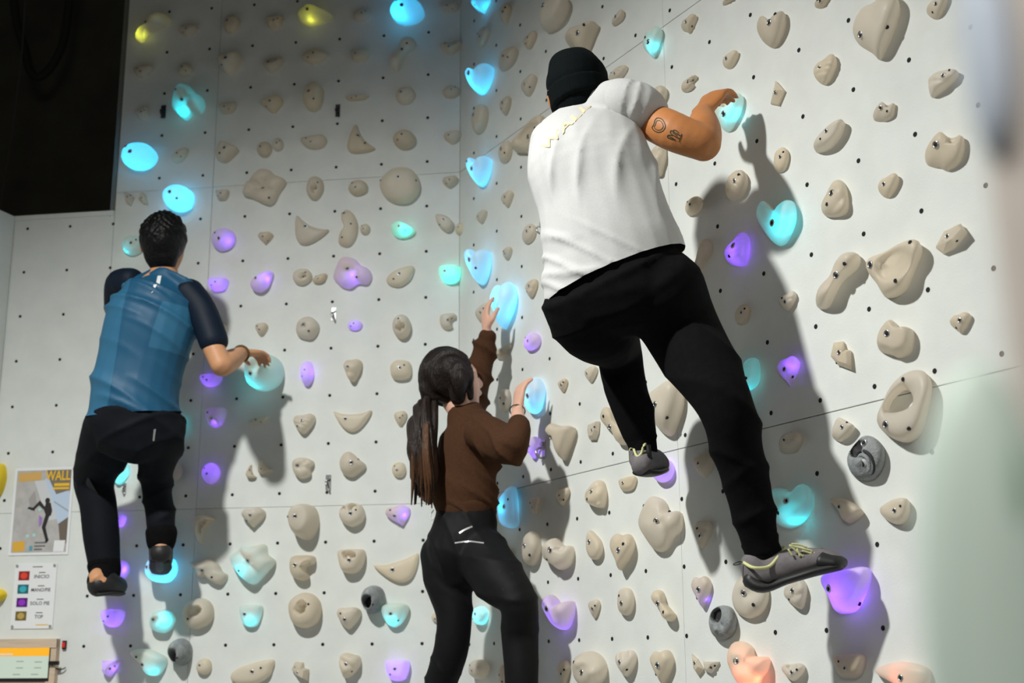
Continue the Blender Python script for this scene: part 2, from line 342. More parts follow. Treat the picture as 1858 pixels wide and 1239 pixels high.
# ------------------------------------------------------------------ the room
TOP, BOT = 3.3, -EYE
SEAM = (2.04, .642)              # heights of the panel joints, relative to the lens
def panel(wl, u0, u1, z0, z1, parent):
    gu, gz = .0007, (.0012 if wl == 'R' else .0006)
    v, f = box(u0+gu, u1-gu, z0+gz, z1-gz, -.018, 0)
    o = add('panel', [], [], M_WALL)
    bm = bmesh.new()
    for q in v: bm.verts.new(q)
    bm.verts.ensure_lookup_table()
    for q in f: bm.faces.new([bm.verts[i] for i in q])
    bmesh.ops.recalc_face_normals(bm, faces=bm.faces)
    bmesh.ops.bevel(bm, geom=[e for e in bm.edges], offset=.0008, segments=1, affect='EDGES')
    bm.to_mesh(o.data); bm.free()
    o.parent = parent
    return o
UC_B, UC_R = -1.0116, -4.7541    # the inside corner on each wall
wb = tag(empty('wall_back', wall_matrix('B', 0, 0)), 'light grey back climbing wall of large painted panels', 'wall', kind='structure')
for (a, b) in ((-2.55, -2.105), (-2.105, UC_B)):
    panel('B', a, b, SEAM[0], TOP, wb)
panel('B', -2.55, -2.105, SEAM[1], SEAM[0], wb); panel('B', -2.105, UC_B, SEAM[1], SEAM[0], wb)
panel('B', -3.045, -2.55, SEAM[1], 1.955, wb); panel('B', -3.045, -2.105, BOT, SEAM[1], wb); panel('B', -2.105, UC_B, BOT, SEAM[1], wb)
add('backing', *join(box(-3.04, UC_B, BOT, 1.95, -.05, -.02), box(-2.548, UC_B, 1.95, TOP, -.05, -.02)), M_DARK, wb)
wr = tag(empty('wall_right', wall_matrix('R', 0, 0)), 'light grey right climbing wall of large painted panels', 'wall', kind='structure')
for (a, b) in ((UC_R, -3.264), (-3.264, -1.77), (-1.77, -.9)):
    panel('R', a, b, SEAM[0], TOP, wr); panel('R', a, b, SEAM[1], SEAM[0], wr); panel('R', a, b, BOT, SEAM[1], wr)
add('backing', *box(UC_R, -.9, BOT, TOP, -.05, -.02), M_DARK, wr)
# threaded bolt holes of the grid: hundreds of few-pixel sleeves, one part per wall
def holes(pts, parent):
    V, F, mi = [], [], []
    for (u, z) in pts:
        n = len(V); k = 10
        for r, h in ((.0068, .0), (.0062, .0009), (.0052, .0009), (.0050, -.004)):
            for i in range(k): V.append((u+r*math.cos(i/k*6.28318), z+r*math.sin(i/k*6.28318), h+.0006))
        for l in range(3):
            for i in range(k): F.append((n+l*k+i, n+l*k+(i+1) % k, n+(l+1)*k+(i+1) % k, n+(l+1)*k+i)); mi.append(0)
        F.append(tuple(n+2*k+i for i in range(k))); mi.append(0)
    o = add('bolt_holes', V, F, parent=parent, mats=[M_HOLE], midx=mi); tag(o, kind='stuff')
hb = [(-2.3532+i*.2, 2.8965-j*.2) for i in range(-4, 7) for j in range(-2, 16)]
holes([(u, z) for u, z in hb if u > -3.03 and u < UC_B-.02 and (u > -2.54 or z < 1.93)], wb)
hr = []
for i in range(0, 14):
    for j in range(-3, 15):
        u, z = -4.6229+i*.2, 2.6795-j*.2
        if z < SEAM[1]: u -= .0292; z += .0108
        hr.append((u, z))
holes(hr, wr)
# left wall, opening, dark space behind it
U, N, _d = WALL['B']
cL = on_wall('B', -3.045, 0); 
def slab(name, pts, z0, z1, th, m, label, kind='structure'):
    (x0, y0), (x1, y1) = pts; d = Vector((x1-x0, y1-y0, 0)).normalized(); n = Vector((-d.y, d.x, 0))*th
    V = [Vector((x, y, z))+k*n for k in (0, 1) for (x, y) in pts for z in (z0, z1)]
    return tag(add(name, V, [(0, 2, 3, 1), (4, 5, 7, 6), (0, 1, 5, 4), (2, 6, 7, 3), (0, 4, 6, 2), (1, 3, 7, 5)], m), label, 'wall', kind=kind)
lw = slab('wall_left', [(cL.x, cL.y), (cL.x-.55, cL.y-1.5)], 0, EYE+1.955, .03, M_WALL, 'sliver of light grey left climbing wall below the dark opening')
M_BLK = mat('dark_hall', (.11, .11, .088), .9, noise=.25, nscale=4)
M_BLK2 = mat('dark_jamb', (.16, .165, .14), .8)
jb = on_wall('B', -2.552, 0)
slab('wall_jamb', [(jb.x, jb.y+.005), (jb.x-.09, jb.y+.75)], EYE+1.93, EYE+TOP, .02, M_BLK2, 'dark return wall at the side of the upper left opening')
slab('wall_far', [(-4.6, 7.3), (-.8, 6.9)], 0, EYE+4.5, .03, M_BLK, 'almost black far wall of the hall seen through the opening')
slab('wall_side', [(-4.6, 7.3), (-4.3, 3.2)], 0, EYE+4.5, .03, M_BLK, 'almost black side wall of the hall behind the opening')
tl = add('trim_1', *box(-3.045, -2.552, 1.936, 1.958, -.5, .004), M_WALL, None); tl.matrix_world = wall_matrix('B', 0, 0); tag(tl, 'pale ledge along the bottom of the dark opening', 'ledge', kind='structure')
M_ROPE = mat('grey_rope', (.12, .12, .115), .8)
rp = add('rope', *wire([P(48, -60, 6.2), P(40, 90, 6.2), P(22, 240, 6.2), P(-4, 400, 6.2)], .004), M_ROPE, smooth=True); tag(rp, 'thin grey rope hanging in the dark opening', 'rope')
M_CABLE = mat('black_cable', (.045, .045, .04), .7)
cb = add('cable_loop', *wire([P(130, -40, 6.5), P(118, 60, 6.5), P(100, 110, 6.5), P(75, 138, 6.5), P(55, 130, 6.5), P(45, 90, 6.5), P(30, 40, 6.5), P(20, -40, 6.5)], .022), M_CABLE, smooth=True); tag(cb, 'black cable loop hanging in the dark opening', 'cable')
fl = add('floor', *box(-6, 6, -4, 8, -.1, 0), mat('grey_mat', (.22, .23, .24), .7, noise=.1, nscale=3)); tag(fl, 'dark grey crash mat floor', 'floor', kind='structure')
LEDK = .085
# wall, u, z, half width, half height, depth, kind, turn, colour, led (colour, x, y, power), bolts, label
HOLDS = [
    ('B', -2.4219, 2.8137, 0.0773, 0.0619, 0.09, 'pear', 0, 'cream', ('yellow', -0.75, -0.6, 1.06), None, 'pear-shaped hold with glowing yellow-green tip by the dark opening, top left'),
    ('B', -2.2543, 2.7859, 0.0458, 0.0272, 0.0352, 'shield', 0, 'cream', None, None, 'shield-shaped cream hold on back wall, first row from top, second from the left'),
    ('B', -2.0512, 2.804, 0.0385, 0.0428, 0.0403, 'egg', -20, 'cream', None, None, 'egg-shaped cream hold on back wall, first row from top, third from the left'),
    ('B', -1.8522, 2.7939, 0.0419, 0.0304, 0.0376, 'arch', 0, 'cream', None, None, 'arched cream hold on back wall, first row from top, fourth from the left'),
    ('B', -2.455, 2.6018, 0.0462, 0.0262, 0.0348, 'sector', 0, 'cream', None, None, 'half-moon cream hold on back wall, second row from top, first from the left'),
    ('B', -2.2587, 2.5991, 0.0351, 0.0329, 0.0366, 'round', 0, 'cream', None, None, 'round cream hold on back wall, second row from top, second from the left'),
    ('B', -2.0494, 2.6067, 0.0551, 0.0487, 0.07, 'shield', 0, 'cream', None, None, 'shield-shaped cream hold on back wall, second row from top, third from the left'),
    ('B', -1.852, 2.5902, 0.0466, 0.0363, 0.04, 'jug', 0, 'cream', None, None, 'scooped jug cream hold on back wall, second row from top, fourth from the left'),
    ('B', -2.4466, 2.4025, 0.0333, 0.0268, 0.0338, 'arch', 20, 'cream', None, None, 'arched cream hold on back wall, third row from top, first from the left'),
    ('B', -2.2292, 2.4371, 0.0713, 0.0806, 0.1, 'lobes', 0, 'cream', ('cyan', -0.1, -0.75, 1.86), None, 'big lumpy hold with bright cyan lower rim, upper left of back wall'),
    ('B', -2.0532, 2.3988, 0.0432, 0.0237, 0.0325, 'half', 0, 'cream', None, None, 'half-round cream hold on back wall, third row from top, third from the left'),
    ('B', -1.8486, 2.4025, 0.0502, 0.0381, 0.0423, 'shield', 10, 'cream', None, None, 'shield-shaped cream hold on back wall, third row from top, fourth from the left'),
    ('B', -1.6616, 2.8111, 0.077, 0.0434, 0.07, 'point', 0, 'cream', ('yellow', -0.2, -0.6, 0.7), None, 'oval hold glowing yellow-green along its bottom at the top of back wall'),
    ('B', -1.4516, 2.7972, 0.04, 0.0313, 0.0366, 'egg', 0, 'cream', None, None, 'egg-shaped cream hold on back wall, first row from top, sixth from the left'),
    ('B', -1.2407, 2.7831, 0.0722, 0.0493, 0.12, 'dome', 0, 'cream', ('blue', -0.4, -0.2, 3.3), None, 'large round blue-lit hold cut by the top edge of the photo'),
    ('B', -1.0597, 2.8, 0.0437, 0.0223, 0.0321, 'arch', 0, 'cream', None, None, 'arched cream hold on back wall, first row from top, eighth from the left'),
    ('B', -1.6608, 2.6169, 0.0613, 0.0356, 0.0389, 'lens', 0, 'cream', None, None, 'eye-shaped cream hold on back wall, second row from top, fifth from the left'),
    ('B', -1.4584, 2.6036, 0.0432, 0.0272, 0.0352, 'half', 0, 'cream', None, None, 'half-round cream hold on back wall, second row from top, sixth from the left'),
    ('B', -1.2632, 2.5977, 0.0573, 0.0763, 0.07, 'bone', -75, 'cream', None, None, 'bone-shaped cream hold on back wall, second row from top, seventh from the left'),
    ('B', -1.0513, 2.6099, 0.0507, 0.0317, 0.0369, 'jug', 0, 'cream', None, None, 'scooped jug cream hold on back wall, second row from top, eighth from the left'),
    ('B', -1.6618, 2.4264, 0.0449, 0.0665, 0.06, 'egg', 15, 'cream', None, None, 'egg-shaped cream hold on back wall, third row from top, fifth from the left'),
    ('B', -1.4656, 2.4068, 0.0521, 0.0109, 0.025, 'half', 0, 'cream', None, None, 'half-round cream hold on back wall, third row from top, sixth from the left'),
    ('B', -1.2506, 2.4015, 0.0427, 0.0397, 0.042, 'egg', 0, 'cream', None, None, 'egg-shaped cream hold on back wall, third row from top, seventh from the left'),
    ('B', -1.0486, 2.4063, 0.0392, 0.0289, 0.0338, 'round', 0, 'cream', None, None, 'round cream hold on back wall, third row from top, eighth from the left'),
    ('B', -2.4345, 2.1883, 0.072, 0.0544, 0.12, 'dome', 0, 'cream', ('blue', -0.2, -0.1, 3.96), None, 'large fully glowing cyan hold nearest the edge of the dark opening'),
    ('B', -2.259, 2.1922, 0.0358, 0.0311, 0.0366, 'leaf', 0, 'cream', None, None, 'leaf-shaped cream hold on back wall, fourth row from top, second from the left'),
    ('B', -2.0435, 2.1942, 0.0514, 0.0467, 0.0478, 'half', -30, 'cream', None, None, 'half-round cream hold on back wall, fourth row from top, third from the left'),
    ('B', -1.8754, 2.1959, 0.033, 0.0347, 0.0359, 'egg', 0, 'cream', None, None, 'egg-shaped cream hold on back wall, fourth row from top, fourth from the left'),
    ('B', -1.8154, 2.2154, 0.0246, 0.03, 0.0297, 'egg', 0, 'cream', None, None, 'egg-shaped cream hold on back wall, fourth row from top, fifth from the left'),
    ('B', -1.654, 2.2116, 0.0585, 0.0297, 0.0366, 'half', 10, 'cream', None, None, 'half-round cream hold on back wall, fourth row from top, sixth from the left'),
    ('B', -1.4422, 2.2176, 0.0606, 0.0655, 0.03, 'flatmoon', -52, 'cream', None, None, 'flat crescent cream hold on back wall, fourth row from top, seventh from the left'),
    ('B', -1.2518, 2.1976, 0.0489, 0.0416, 0.06, 'egg', 0, 'cream', None, None, 'egg-shaped cream hold on back wall, fourth row from top, eighth from the left'),
    ('B', -1.0426, 2.1933, 0.0388, 0.0288, 0.0348, 'shield', 0, 'cream', None, None, 'shield-shaped cream hold on back wall, fourth row from top, ninth from the left'),
    ('B', -2.4855, 2.0078, 0.0253, 0.0339, 0.0304, 'tri_a', 20, 'cream', None, None, 'small faceted triangle cream hold on back wall, fifth row from top, first from the left'),
    ('B', -2.4171, 2.0056, 0.0229, 0.0312, 0.0287, 'tri_a', 200, 'cream', None, None, 'small faceted triangle cream hold on back wall, fifth row from top, second from the left'),
    ('B', -2.2453, 1.9841, 0.0614, 0.0533, 0.11, 'dome', 20, 'cream', ('blue', 0.1, -0.1, 3.96), None, "fully glowing cyan hold right above the dark-haired climber's head"),
    ('B', -2.0561, 1.9954, 0.0298, 0.0231, 0.0311, 'half', 0, 'cream', None, None, 'half-round cream hold on back wall, fifth row from top, fourth from the left'),
    ('B', -1.8666, 2.0206, 0.0946, 0.0814, 0.05, 'cross', 0, 'cream', None, [(-0.05, -0.1), (0.35, -0.75)], 'four-lobed flat cross-shaped cream pad high on back wall'),
    ('B', -1.6414, 2.003, 0.0373, 0.0532, 0.0386, 'pocket', -15, 'cream', None, None, 'hollowed oval cream hold on back wall, fifth row from top, sixth from the left'),
    ('B', -1.4517, 1.9937, 0.0423, 0.035, 0.0376, 'egg', -40, 'cream', None, None, 'egg-shaped cream hold on back wall, fifth row from top, seventh from the left'),
    ('B', -1.2684, 1.9893, 0.0849, 0.0794, 0.06, 'pad', 40, 'cream', None, [(0.05, 0.3), (-0.9, 0.25), (0.9, 0.1)], 'big smooth rounded cream pad, widest plain hold on back wall'),
    ('B', -1.0509, 1.9927, 0.0336, 0.0265, 0.0331, 'shield', 0, 'cream', None, None, 'shield-shaped cream hold on back wall, fifth row from top, ninth from the left'),
    ('B', -1.6501, 1.8181, 0.0735, 0.0664, 0.03, 'flatmoon', -28, 'cream', None, None, 'flat crescent cream hold on back wall, sixth row from top, fourth from the left'),
    ('B', -1.4902, 1.8144, 0.0413, 0.0825, 0.03, 'bean', 0, 'cream', None, [(-0.4, 0.78), (0.4, 0.15), (-0.5, -0.55)], 'tall bean-shaped flat cream hold on back wall'),
    ('B', -1.4176, 1.8068, 0.0217, 0.023, 0.0277, 'egg', 0, 'cream', None, None, 'egg-shaped cream hold on back wall, sixth row from top, sixth from the left'),
    ('B', -1.2509, 1.7921, 0.0508, 0.0343, 0.06, 'point', 0, 'cream', ('teal', 0.3, -0.2, 2.18), None, 'small glowing turquoise hold right of the tall bean-shaped hold'),
    ('B', -1.0749, 1.8133, 0.0375, 0.0394, 0.0386, 'leaf', 90, 'cream', None, None, 'leaf-shaped cream hold on back wall, sixth row from top, eighth from the left'),
    ('B', -1.0038, 1.7834, 0.0252, 0.0275, 0.0294, 'egg', 0, 'cream', None, None, 'egg-shaped cream hold on back wall, sixth row from top, ninth from the left'),
    ('B', -2.4477, 1.7892, 0.05, 0.0438, 0.05, 'round', 0, 'cream', ('cyan', -0.5, -0.7, 1.48), None, "cyan-rimmed hold partly behind the left side of the dark-haired climber's head"),
    ('B', -2.0397, 1.7926, 0.0532, 0.0486, 0.06, 'egg', 0, 'cream', ('purple', 0.55, -0.3, 1.34), None, 'round hold glowing violet at its edges, right of the dark-haired head'),
    ('B', -1.853, 1.7885, 0.0334, 0.0276, 0.0331, 'tear', 0, 'cream', None, None, 'teardrop-shaped cream hold on back wall, sixth row from top, third from the left'),
    ('B', -2.0534, 1.5912, 0.0438, 0.0257, 0.05, 'half', 0, 'cream', ('purple', 0, 0, 1.84), None, "glowing violet bar-shaped hold beside the teal shirt's right shoulder"),
    ('B', -1.8588, 1.5943, 0.0459, 0.0431, 0.06, 'leaf', 0, 'cream', ('purple', 0.55, 0.2, 1.67), None, 'glowing violet leaf-shaped hold in the row level with the teal shirt'),
    ('B', -1.6846, 1.6097, 0.0418, 0.0358, 0.0376, 'pocket', 10, 'cream', None, None, 'hollowed oval cream hold on back wall, seventh row from top, third from the left'),
    ('B', -1.6084, 1.5979, 0.0303, 0.0203, 0.0277, 'leaf', 0, 'cream', None, None, 'leaf-shaped cream hold on back wall, seventh row from top, fourth from the left'),
    ('B', -1.4663, 1.6165, 0.0819, 0.0695, 0.06, 'lobes', 0, 'cream', ('purple', 0.1, -0.4, 2.01), None, 'large lobed hold glowing violet on its lower half'),
    ('B', -1.2614, 1.5901, 0.0586, 0.0437, 0.03, 'leaf', 0, 'cream', None, None, 'leaf-shaped cream hold on back wall, seventh row from top, sixth from the left'),
    ('B', -1.0481, 1.5837, 0.0467, 0.0362, 0.06, 'half', 0, 'cream', ('teal', 0, 0.1, 2.52), None, 'rounded square glowing turquoise hold near the wall corner'),
    ('B', -2.0377, 1.3949, 0.0331, 0.0313, 0.0342, 'egg', 0, 'cream', None, None, 'egg-shaped cream hold on back wall, eighth row from top, second from the left'),
    ('B', -1.8551, 1.3868, 0.0271, 0.0285, 0.0318, 'shield', 0, 'cream', None, None, 'shield-shaped cream hold on back wall, eighth row from top, third from the left'),
    ('B', -1.654, 1.3849, 0.049, 0.0498, 0.06, 'bumpy', 0, 'cream', None, None, 'lumpy cream hold on back wall, eighth row from top, fourth from the left'),
    ('B', -1.4511, 1.3883, 0.0309, 0.0213, 0.03, 'egg', 0, 'cream', ('purple', 0, 0, 1.09), None, 'tiny glowing violet hold in the middle of back wall'),
    ('B', -1.2508, 1.3725, 0.0372, 0.0518, 0.06, 'mouth', 10, 'cream', None, [(-0.1, 0.5)], 'upright oval hold with a dark mouth-like slot'),
    ('B', -1.0575, 1.3873, 0.0338, 0.0349, 0.0355, 'hook', 0, 'cream', None, None, 'hook-shaped cream hold on back wall, eighth row from top, seventh from the left'),
    ('B', -2.0647, 1.175, 0.046, 0.024, 0.05, 'half', 0, 'cream', ('purple', -0.1, 0, 1.34), None, "glowing violet hold below the dark-haired climber's bent elbow"),
    ('B', -1.8283, 1.1995, 0.0776, 0.0759, 0.16, 'bumpy', 0, 'cream', ('cyan', -0.6, -0.7, 2.79), [(-0.35, -0.3)], "bulky two-part hold under the dark-haired climber's right hand, lit cyan below"),
    ('B', -1.6491, 1.1905, 0.0263, 0.0525, 0.05, 'egg', 0, 'cream', ('purple', 0.2, 0.1, 1.67), None, 'tall narrow glowing violet oval hold'),
    ('B', -1.453, 1.1946, 0.0366, 0.0476, 0.06, 'stack', 0, 'cream', None, None, 'layered cream hold on back wall, ninth row from top, fourth from the left'),
    ('B', -1.2524, 1.1901, 0.0435, 0.0413, 0.05, 'lens', 45, 'cream', None, None, 'eye-shaped cream hold on back wall, ninth row from top, fifth from the left'),
    ('B', -2.0359, 1.0164, 0.0435, 0.0395, 0.06, 'arch', 0, 'cream', ('purple', 0, -0.5, 1.84), None, "glowing violet hold in the shade right of the dark-haired climber's hip"),
    ('B', -1.8502, 0.9983, 0.0425, 0.0178, 0.03, 'leaf', 0, 'cream', None, None, 'leaf-shaped cream hold on back wall, tenth row from top, third from the left'),
    ('B', -1.6545, 0.9793, 0.045, 0.042, 0.05, 'shell', 0, 'cream', None, None, 'ridged shell-like cream hold on back wall, tenth row from top, fourth from the left'),
    ('B', -1.4527, 0.9845, 0.0801, 0.0444, 0.03, 'flatmoon', 0, 'cream', None, None, 'flat crescent cream hold on back wall, tenth row from top, fifth from the left'),
    ('B', -1.2512, 0.9877, 0.0265, 0.0313, 0.0308, 'shield', 0, 'cream', None, None, 'shield-shaped cream hold on back wall, tenth row from top, sixth from the left'),
    ('B', -2.0448, 0.7856, 0.0362, 0.0425, 0.05, 'egg', 0, 'cream', ('purple', 0, 0.3, 1.67), None, "glowing violet egg-shaped hold at the edge of the left climber's shadow"),
    ('B', -1.8729, 0.7894, 0.021, 0.0281, 0.03, 'moon', -60, 'cream', None, None, 'small crescent cream hold on back wall, eleventh row from top, fifth from the left'),
    ('B', -1.814, 0.8064, 0.0291, 0.0304, 0.03, 'moon', -40, 'cream', None, None, 'small crescent cream hold on back wall, eleventh row from top, sixth from the left'),
    ('B', -1.6532, 0.7966, 0.0448, 0.0432, 0.06, 'star', 0, 'cream', None, None, 'star-like cream hold on back wall, eleventh row from top, seventh from the left'),
    ('B', -1.4441, 0.8064, 0.0532, 0.0516, 0.06, 'point', 0, 'cream', None, None, 'pointed oval cream hold on back wall, eleventh row from top, eighth from the left'),
    ('B', -1.2548, 0.7794, 0.0287, 0.032, 0.0321, 'egg', 0, 'cream', None, None, 'egg-shaped cream hold on back wall, eleventh row from top, ninth from the left'),
    ('B', -2.0554, 0.5567, 0.0376, 0.0582, 0.07, 'moonjug', 50, 'cream', None, None, 'curved scoop cream hold on back wall, thirteenth row from top, third from the left'),
    ('B', -1.8534, 0.5993, 0.0477, 0.0384, 0.06, 'tear', 0, 'cream', None, None, 'teardrop-shaped cream hold on back wall, twelfth row from top, second from the left'),
    ('B', -1.636, 0.5765, 0.0558, 0.0708, 0.11, 'knob', 0, 'cream', None, [(-0.25, 0.2), (-0.8, 0.2)], 'big barrel-shaped cream hold with a flat round face on back wall'),
    ('B', -1.4428, 0.6025, 0.0515, 0.0478, 0.06, 'twohole', 0, 'cream', None, None, 'round cream hold with two finger holes'),
    ('B', -1.2555, 0.5966, 0.0496, 0.0418, 0.05, 'tear', 15, 'cream', ('purple', 0.6, 0, 1.67), None, "violet-lit hold left of the ponytail's tip"),
    ('B', -2.0355, 0.3844, 0.0803, 0.0507, 0.06, 'ragged', 0, 'cream', None, None, 'ragged rock-like cream hold low on back wall, left of the cyan diamond'),
    ('B', -1.8488, 0.4119, 0.0921, 0.0802, 0.09, 'diamond', 0, 'cream', ('cyan', -0.35, -0.3, 1.68), None, 'large diamond-shaped hold glowing cyan at its centre left'),
    ('B', -1.6411, 0.3948, 0.0517, 0.0508, 0.07, 'hook', 0, 'cream', None, None, 'hook-shaped cream hold on back wall, thirteenth row from top, sixth from the left'),
    ('B', -1.4409, 0.4176, 0.0554, 0.0483, 0.07, 'tophole', 0, 'cream', None, None, 'hollow-topped cream hold on back wall, thirteenth row from top, seventh from the left'),
    ('B', -1.2607, 0.3893, 0.0907, 0.0576, 0.03, 'flatmoon', 18, 'cream', None, None, 'flat crescent cream hold on back wall, thirteenth row from top, eighth from the left'),
    ('B', -1.346, 0.2686, 0.0447, 0.0531, 0.1, 'skull', 0, 'grey', None, None, 'grey skull-like hold with a round black hole, right of centre low on back wall'),
    ('B', -2.07, 0.2203, 0.064, 0.0617, 0.06, 'donut', 0, 'cream', None, None, 'holed oval cream hold on back wall, fourteenth row from top, fourth from the left'),
    ('B', -1.8485, 0.2084, 0.0464, 0.0434, 0.05, 'half', 0, 'cream', ('cyan', 0.1, -0.4, 2.04), None, 'half-round hold glowing cyan, below the large diamond hold'),
    ('B', -1.6261, 0.2282, 0.0655, 0.0695, 0.08, 'donut', 20, 'cream', None, None, 'large oval cream hold with a hole through its middle, low on back wall'),
    ('B', -1.4463, 0.1957, 0.0478, 0.043, 0.06, 'shield', 0, 'cream', None, None, 'shield-shaped cream hold on back wall, fourteenth row from top, seventh from the left'),
    ('B', -1.2588, 0.2053, 0.0537, 0.0458, 0.06, 'sector', 0, 'cream', ('cyan', -0.1, -0.4, 2.23), None, 'half-round cyan-lit hold touching the grey skull hold'),
    ('B', -1.0862, 0.1978, 0.0291, 0.0232, 0.0277, 'egg', 0, 'cream', None, None, 'egg-shaped cream hold on back wall, fourteenth row from top, tenth from the left'),
    ('B', -2.0359, 0.0145, 0.0311, 0.032, 0.0338, 'egg', 0, 'cream', None, None, 'egg-shaped cream hold on back wall, fifteenth row from top, fourth from the left'),
    ('B', -1.8343, -0.0067, 0.0882, 0.0474, 0.04, 'leaf', 10, 'cream', None, None, 'leaf-shaped cream hold on back wall, fifteenth row from top, fifth from the left'),
    ('B', -1.6392, -0.0054, 0.0338, 0.0369, 0.05, 'chip', 0, 'cream', None, None, 'faceted chip cream hold on back wall, fifteenth row from top, sixth from the left'),
    ('B', -1.4346, 0.0146, 0.0401, 0.0492, 0.07, 'stack', -20, 'cream', None, None, 'layered cream hold on back wall, fifteenth row from top, seventh from the left'),
    ('B', -1.2466, -0.0052, 0.0465, 0.0405, 0.06, 'half', 0, 'cream', ('purple', 0, 0.1, 2.51), None, 'glowing violet rounded hold at the bottom edge left of the woman'),
    ('B', -2.4421, 0.7967, 0.0411, 0.0481, 0.06, 'shield', 0, 'cream', ('cyan', 0.1, -0.1, 2.42), None, "glowing cyan hold seen between the dark-haired climber's legs, upper one"),
    ('B', -2.435, 0.5972, 0.0309, 0.0242, 0.05, 'half', 0, 'cream', ('purple', 0.2, 0, 1.67), None, "glowing violet block between the dark-haired climber's shins"),
    ('B', -2.4049, 0.3981, 0.029, 0.0386, 0.06, 'egg', 0, 'cream', ('purple', 0.5, 0, 1.67), None, "glowing violet hold beside the dark-haired climber's left shoe"),
    ('B', -2.223, 0.395, 0.0548, 0.0507, 0.13, 'dome', 0, 'cream', ('blue', 0, -0.3, 3.96), [(-0.5, 0.1)], "large glowing blue hold under the dark-haired climber's right foot"),
    ('B', -2.4308, 0.206, 0.0457, 0.0355, 0.06, 'half', 0, 'cream', ('purple', 0, -0.1, 2.17), None, "glowing violet hold below the dark-haired climber's left shoe"),
    ('B', -2.2178, 0.1913, 0.0504, 0.0445, 0.08, 'bumpy', 0, 'cream', ('cyan', 0.5, 0.1, 1.86), None, 'lumpy hold with a cyan-lit right side, below the blue foothold'),
    ('B', -2.4218, 0.0081, 0.0377, 0.0324, 0.05, 'tri_b', 0, 'cream', ('purple', 0, 0.2, 1.34), None, 'violet-lit triangular hold at the bottom of the left shadow'),
    ('B', -2.2629, 0.0307, 0.0724, 0.0537, 0.07, 'fish', 25, 'cream', ('cyan', 0.45, -0.6, 1.48), None, 'long cream hold with a cyan-lit lower right edge beside the grey skull'),
    ('B', -2.1301, 0.0718, 0.0417, 0.0526, 0.1, 'skull', 10, 'grey', None, None, 'grey skull-like hold with a round black hole at bottom left'),
    ('B', -2.9729, 0.7846, 0.0231, 0.0691, 0.054, 'bean', 0, 'yellow', None, None, 'tall matt yellow hold cut by the left photo edge beside the climbing poster'),
    ('B', -2.9357, 0.3043, 0.0305, 0.0267, 0.05, 'egg', 0, 'yellow', None, None, 'small matt yellow hold cut by the left photo edge'),
    ('B', -2.2019, 0.9923, 0.034, 0.0357, 0.06, 'egg', 0, 'cream', ('cyan', 0.4, 0, 1.68), None, "cyan-lit hold peeking out behind the dark-haired climber's right hip"),
    ('B', -2.2045, 0.797, 0.031, 0.0363, 0.0352, 'egg', 0, 'cream', None, None, 'egg-shaped cream hold on back wall, eleventh row from top, third from the left'),
    ('B', -2.3681, 1.5511, 0.0499, 0.0464, 0.06, 'egg', 0, 'cream', None, None, 'cream hold hidden behind the teal shirt under the left hand'),
    ('R', -4.5286, 2.7081, 0.0695, 0.042, 0.0711, 'drop', 0, 'cream', ('blue', 0, 0, 2.64), None, 'topmost blue glowing hold by the wall corner, cut by the photo edge'),
    ('R', -4.5378, 2.3611, 0.0961, 0.0583, 0.0936, 'plump', 0, 'cream', ('blue', 0, 0, 4.62), None, 'blue glowing heart-shaped hold by the corner, level with the beanie'),
    ('R', -4.3337, 2.5657, 0.0444, 0.0407, 0.0368, 'tear', 0, 'cream', None, None, 'teardrop-shaped cream hold on right wall, second column from the corner, first down'),
    ('R', -4.5321, 2.5596, 0.0571, 0.0391, 0.0312, 'egg', 0, 'cream', None, None, 'egg-shaped cream hold on right wall, first column from the corner, second down'),
    ('R', -4.3143, 2.3668, 0.0773, 0.039, 0.0468, 'bumpy', 0, 'cream', None, None, 'lumpy cream hold on right wall, second column from the corner, second down'),
    ('R', -4.1355, 2.3667, 0.0482, 0.0284, 0.0304, 'band', 0, 'cream', None, None, 'ridged cream hold on right wall, third column from the corner, first down'),
    ('R', -3.9316, 2.3828, 0.0938, 0.0535, 0.086, 'dome', 0, 'cream', None, None, 'large cream dome above and left of the black beanie'),
    ('R', -3.7457, 2.1887, 0.1005, 0.053, 0.078, 'tooth', 0, 'cream', None, None, 'large cream hold directly above the black beanie'),
    ('R', -3.5197, 2.1833, 0.0365, 0.0162, 0.0264, 'leaf', 20, 'cream', None, None, 'leaf-shaped cream hold on right wall, sixth column from the corner, first down'),
    ('R', -4.148, 2.179, 0.057, 0.0346, 0.0352, 'shield', 0, 'cream', None, None, 'shield-shaped cream hold on right wall, third column from the corner, second down'),
    ('R', -4.34, 2.1731, 0.042, 0.0344, 0.032, 'shell', 0, 'cream', None, None, 'ridged shell-like cream hold on right wall, second column from the corner, third down'),
    ('R', -4.5555, 2.2019, 0.065, 0.0591, 0.0468, 'egg', 0, 'cream', None, None, 'egg-shaped cream hold on right wall, first column from the corner, fourth down'),
    ('R', -4.1379, 1.9506, 0.1261, 0.0597, 0.0624, 'slab', 20, 'cream', None, None, "large flat bony cream hold behind the grey T-shirt's left shoulder"),
    ('R', -4.5456, 1.9648, 0.0833, 0.0638, 0.0878, 'plump', 0, 'cream', ('blue', 0, 0, 4.62), None, 'blue glowing corner hold level with the chest of the grey T-shirt'),
    ('R', -4.3411, 1.9795, 0.05, 0.0418, 0.0354, 'egg', 0, 'cream', None, None, 'egg-shaped cream hold on right wall, second column from the corner, fourth down'),
    ('R', -4.3262, 1.7754, 0.0464, 0.0312, 0.0293, 'tear', 0, 'cream', None, None, 'teardrop-shaped cream hold on right wall, second column from the corner, fifth down'),
    ('R', -4.5448, 1.7694, 0.044, 0.0245, 0.0264, 'shield', 0, 'cream', None, None, 'shield-shaped cream hold on right wall, first column from the corner, sixth down'),
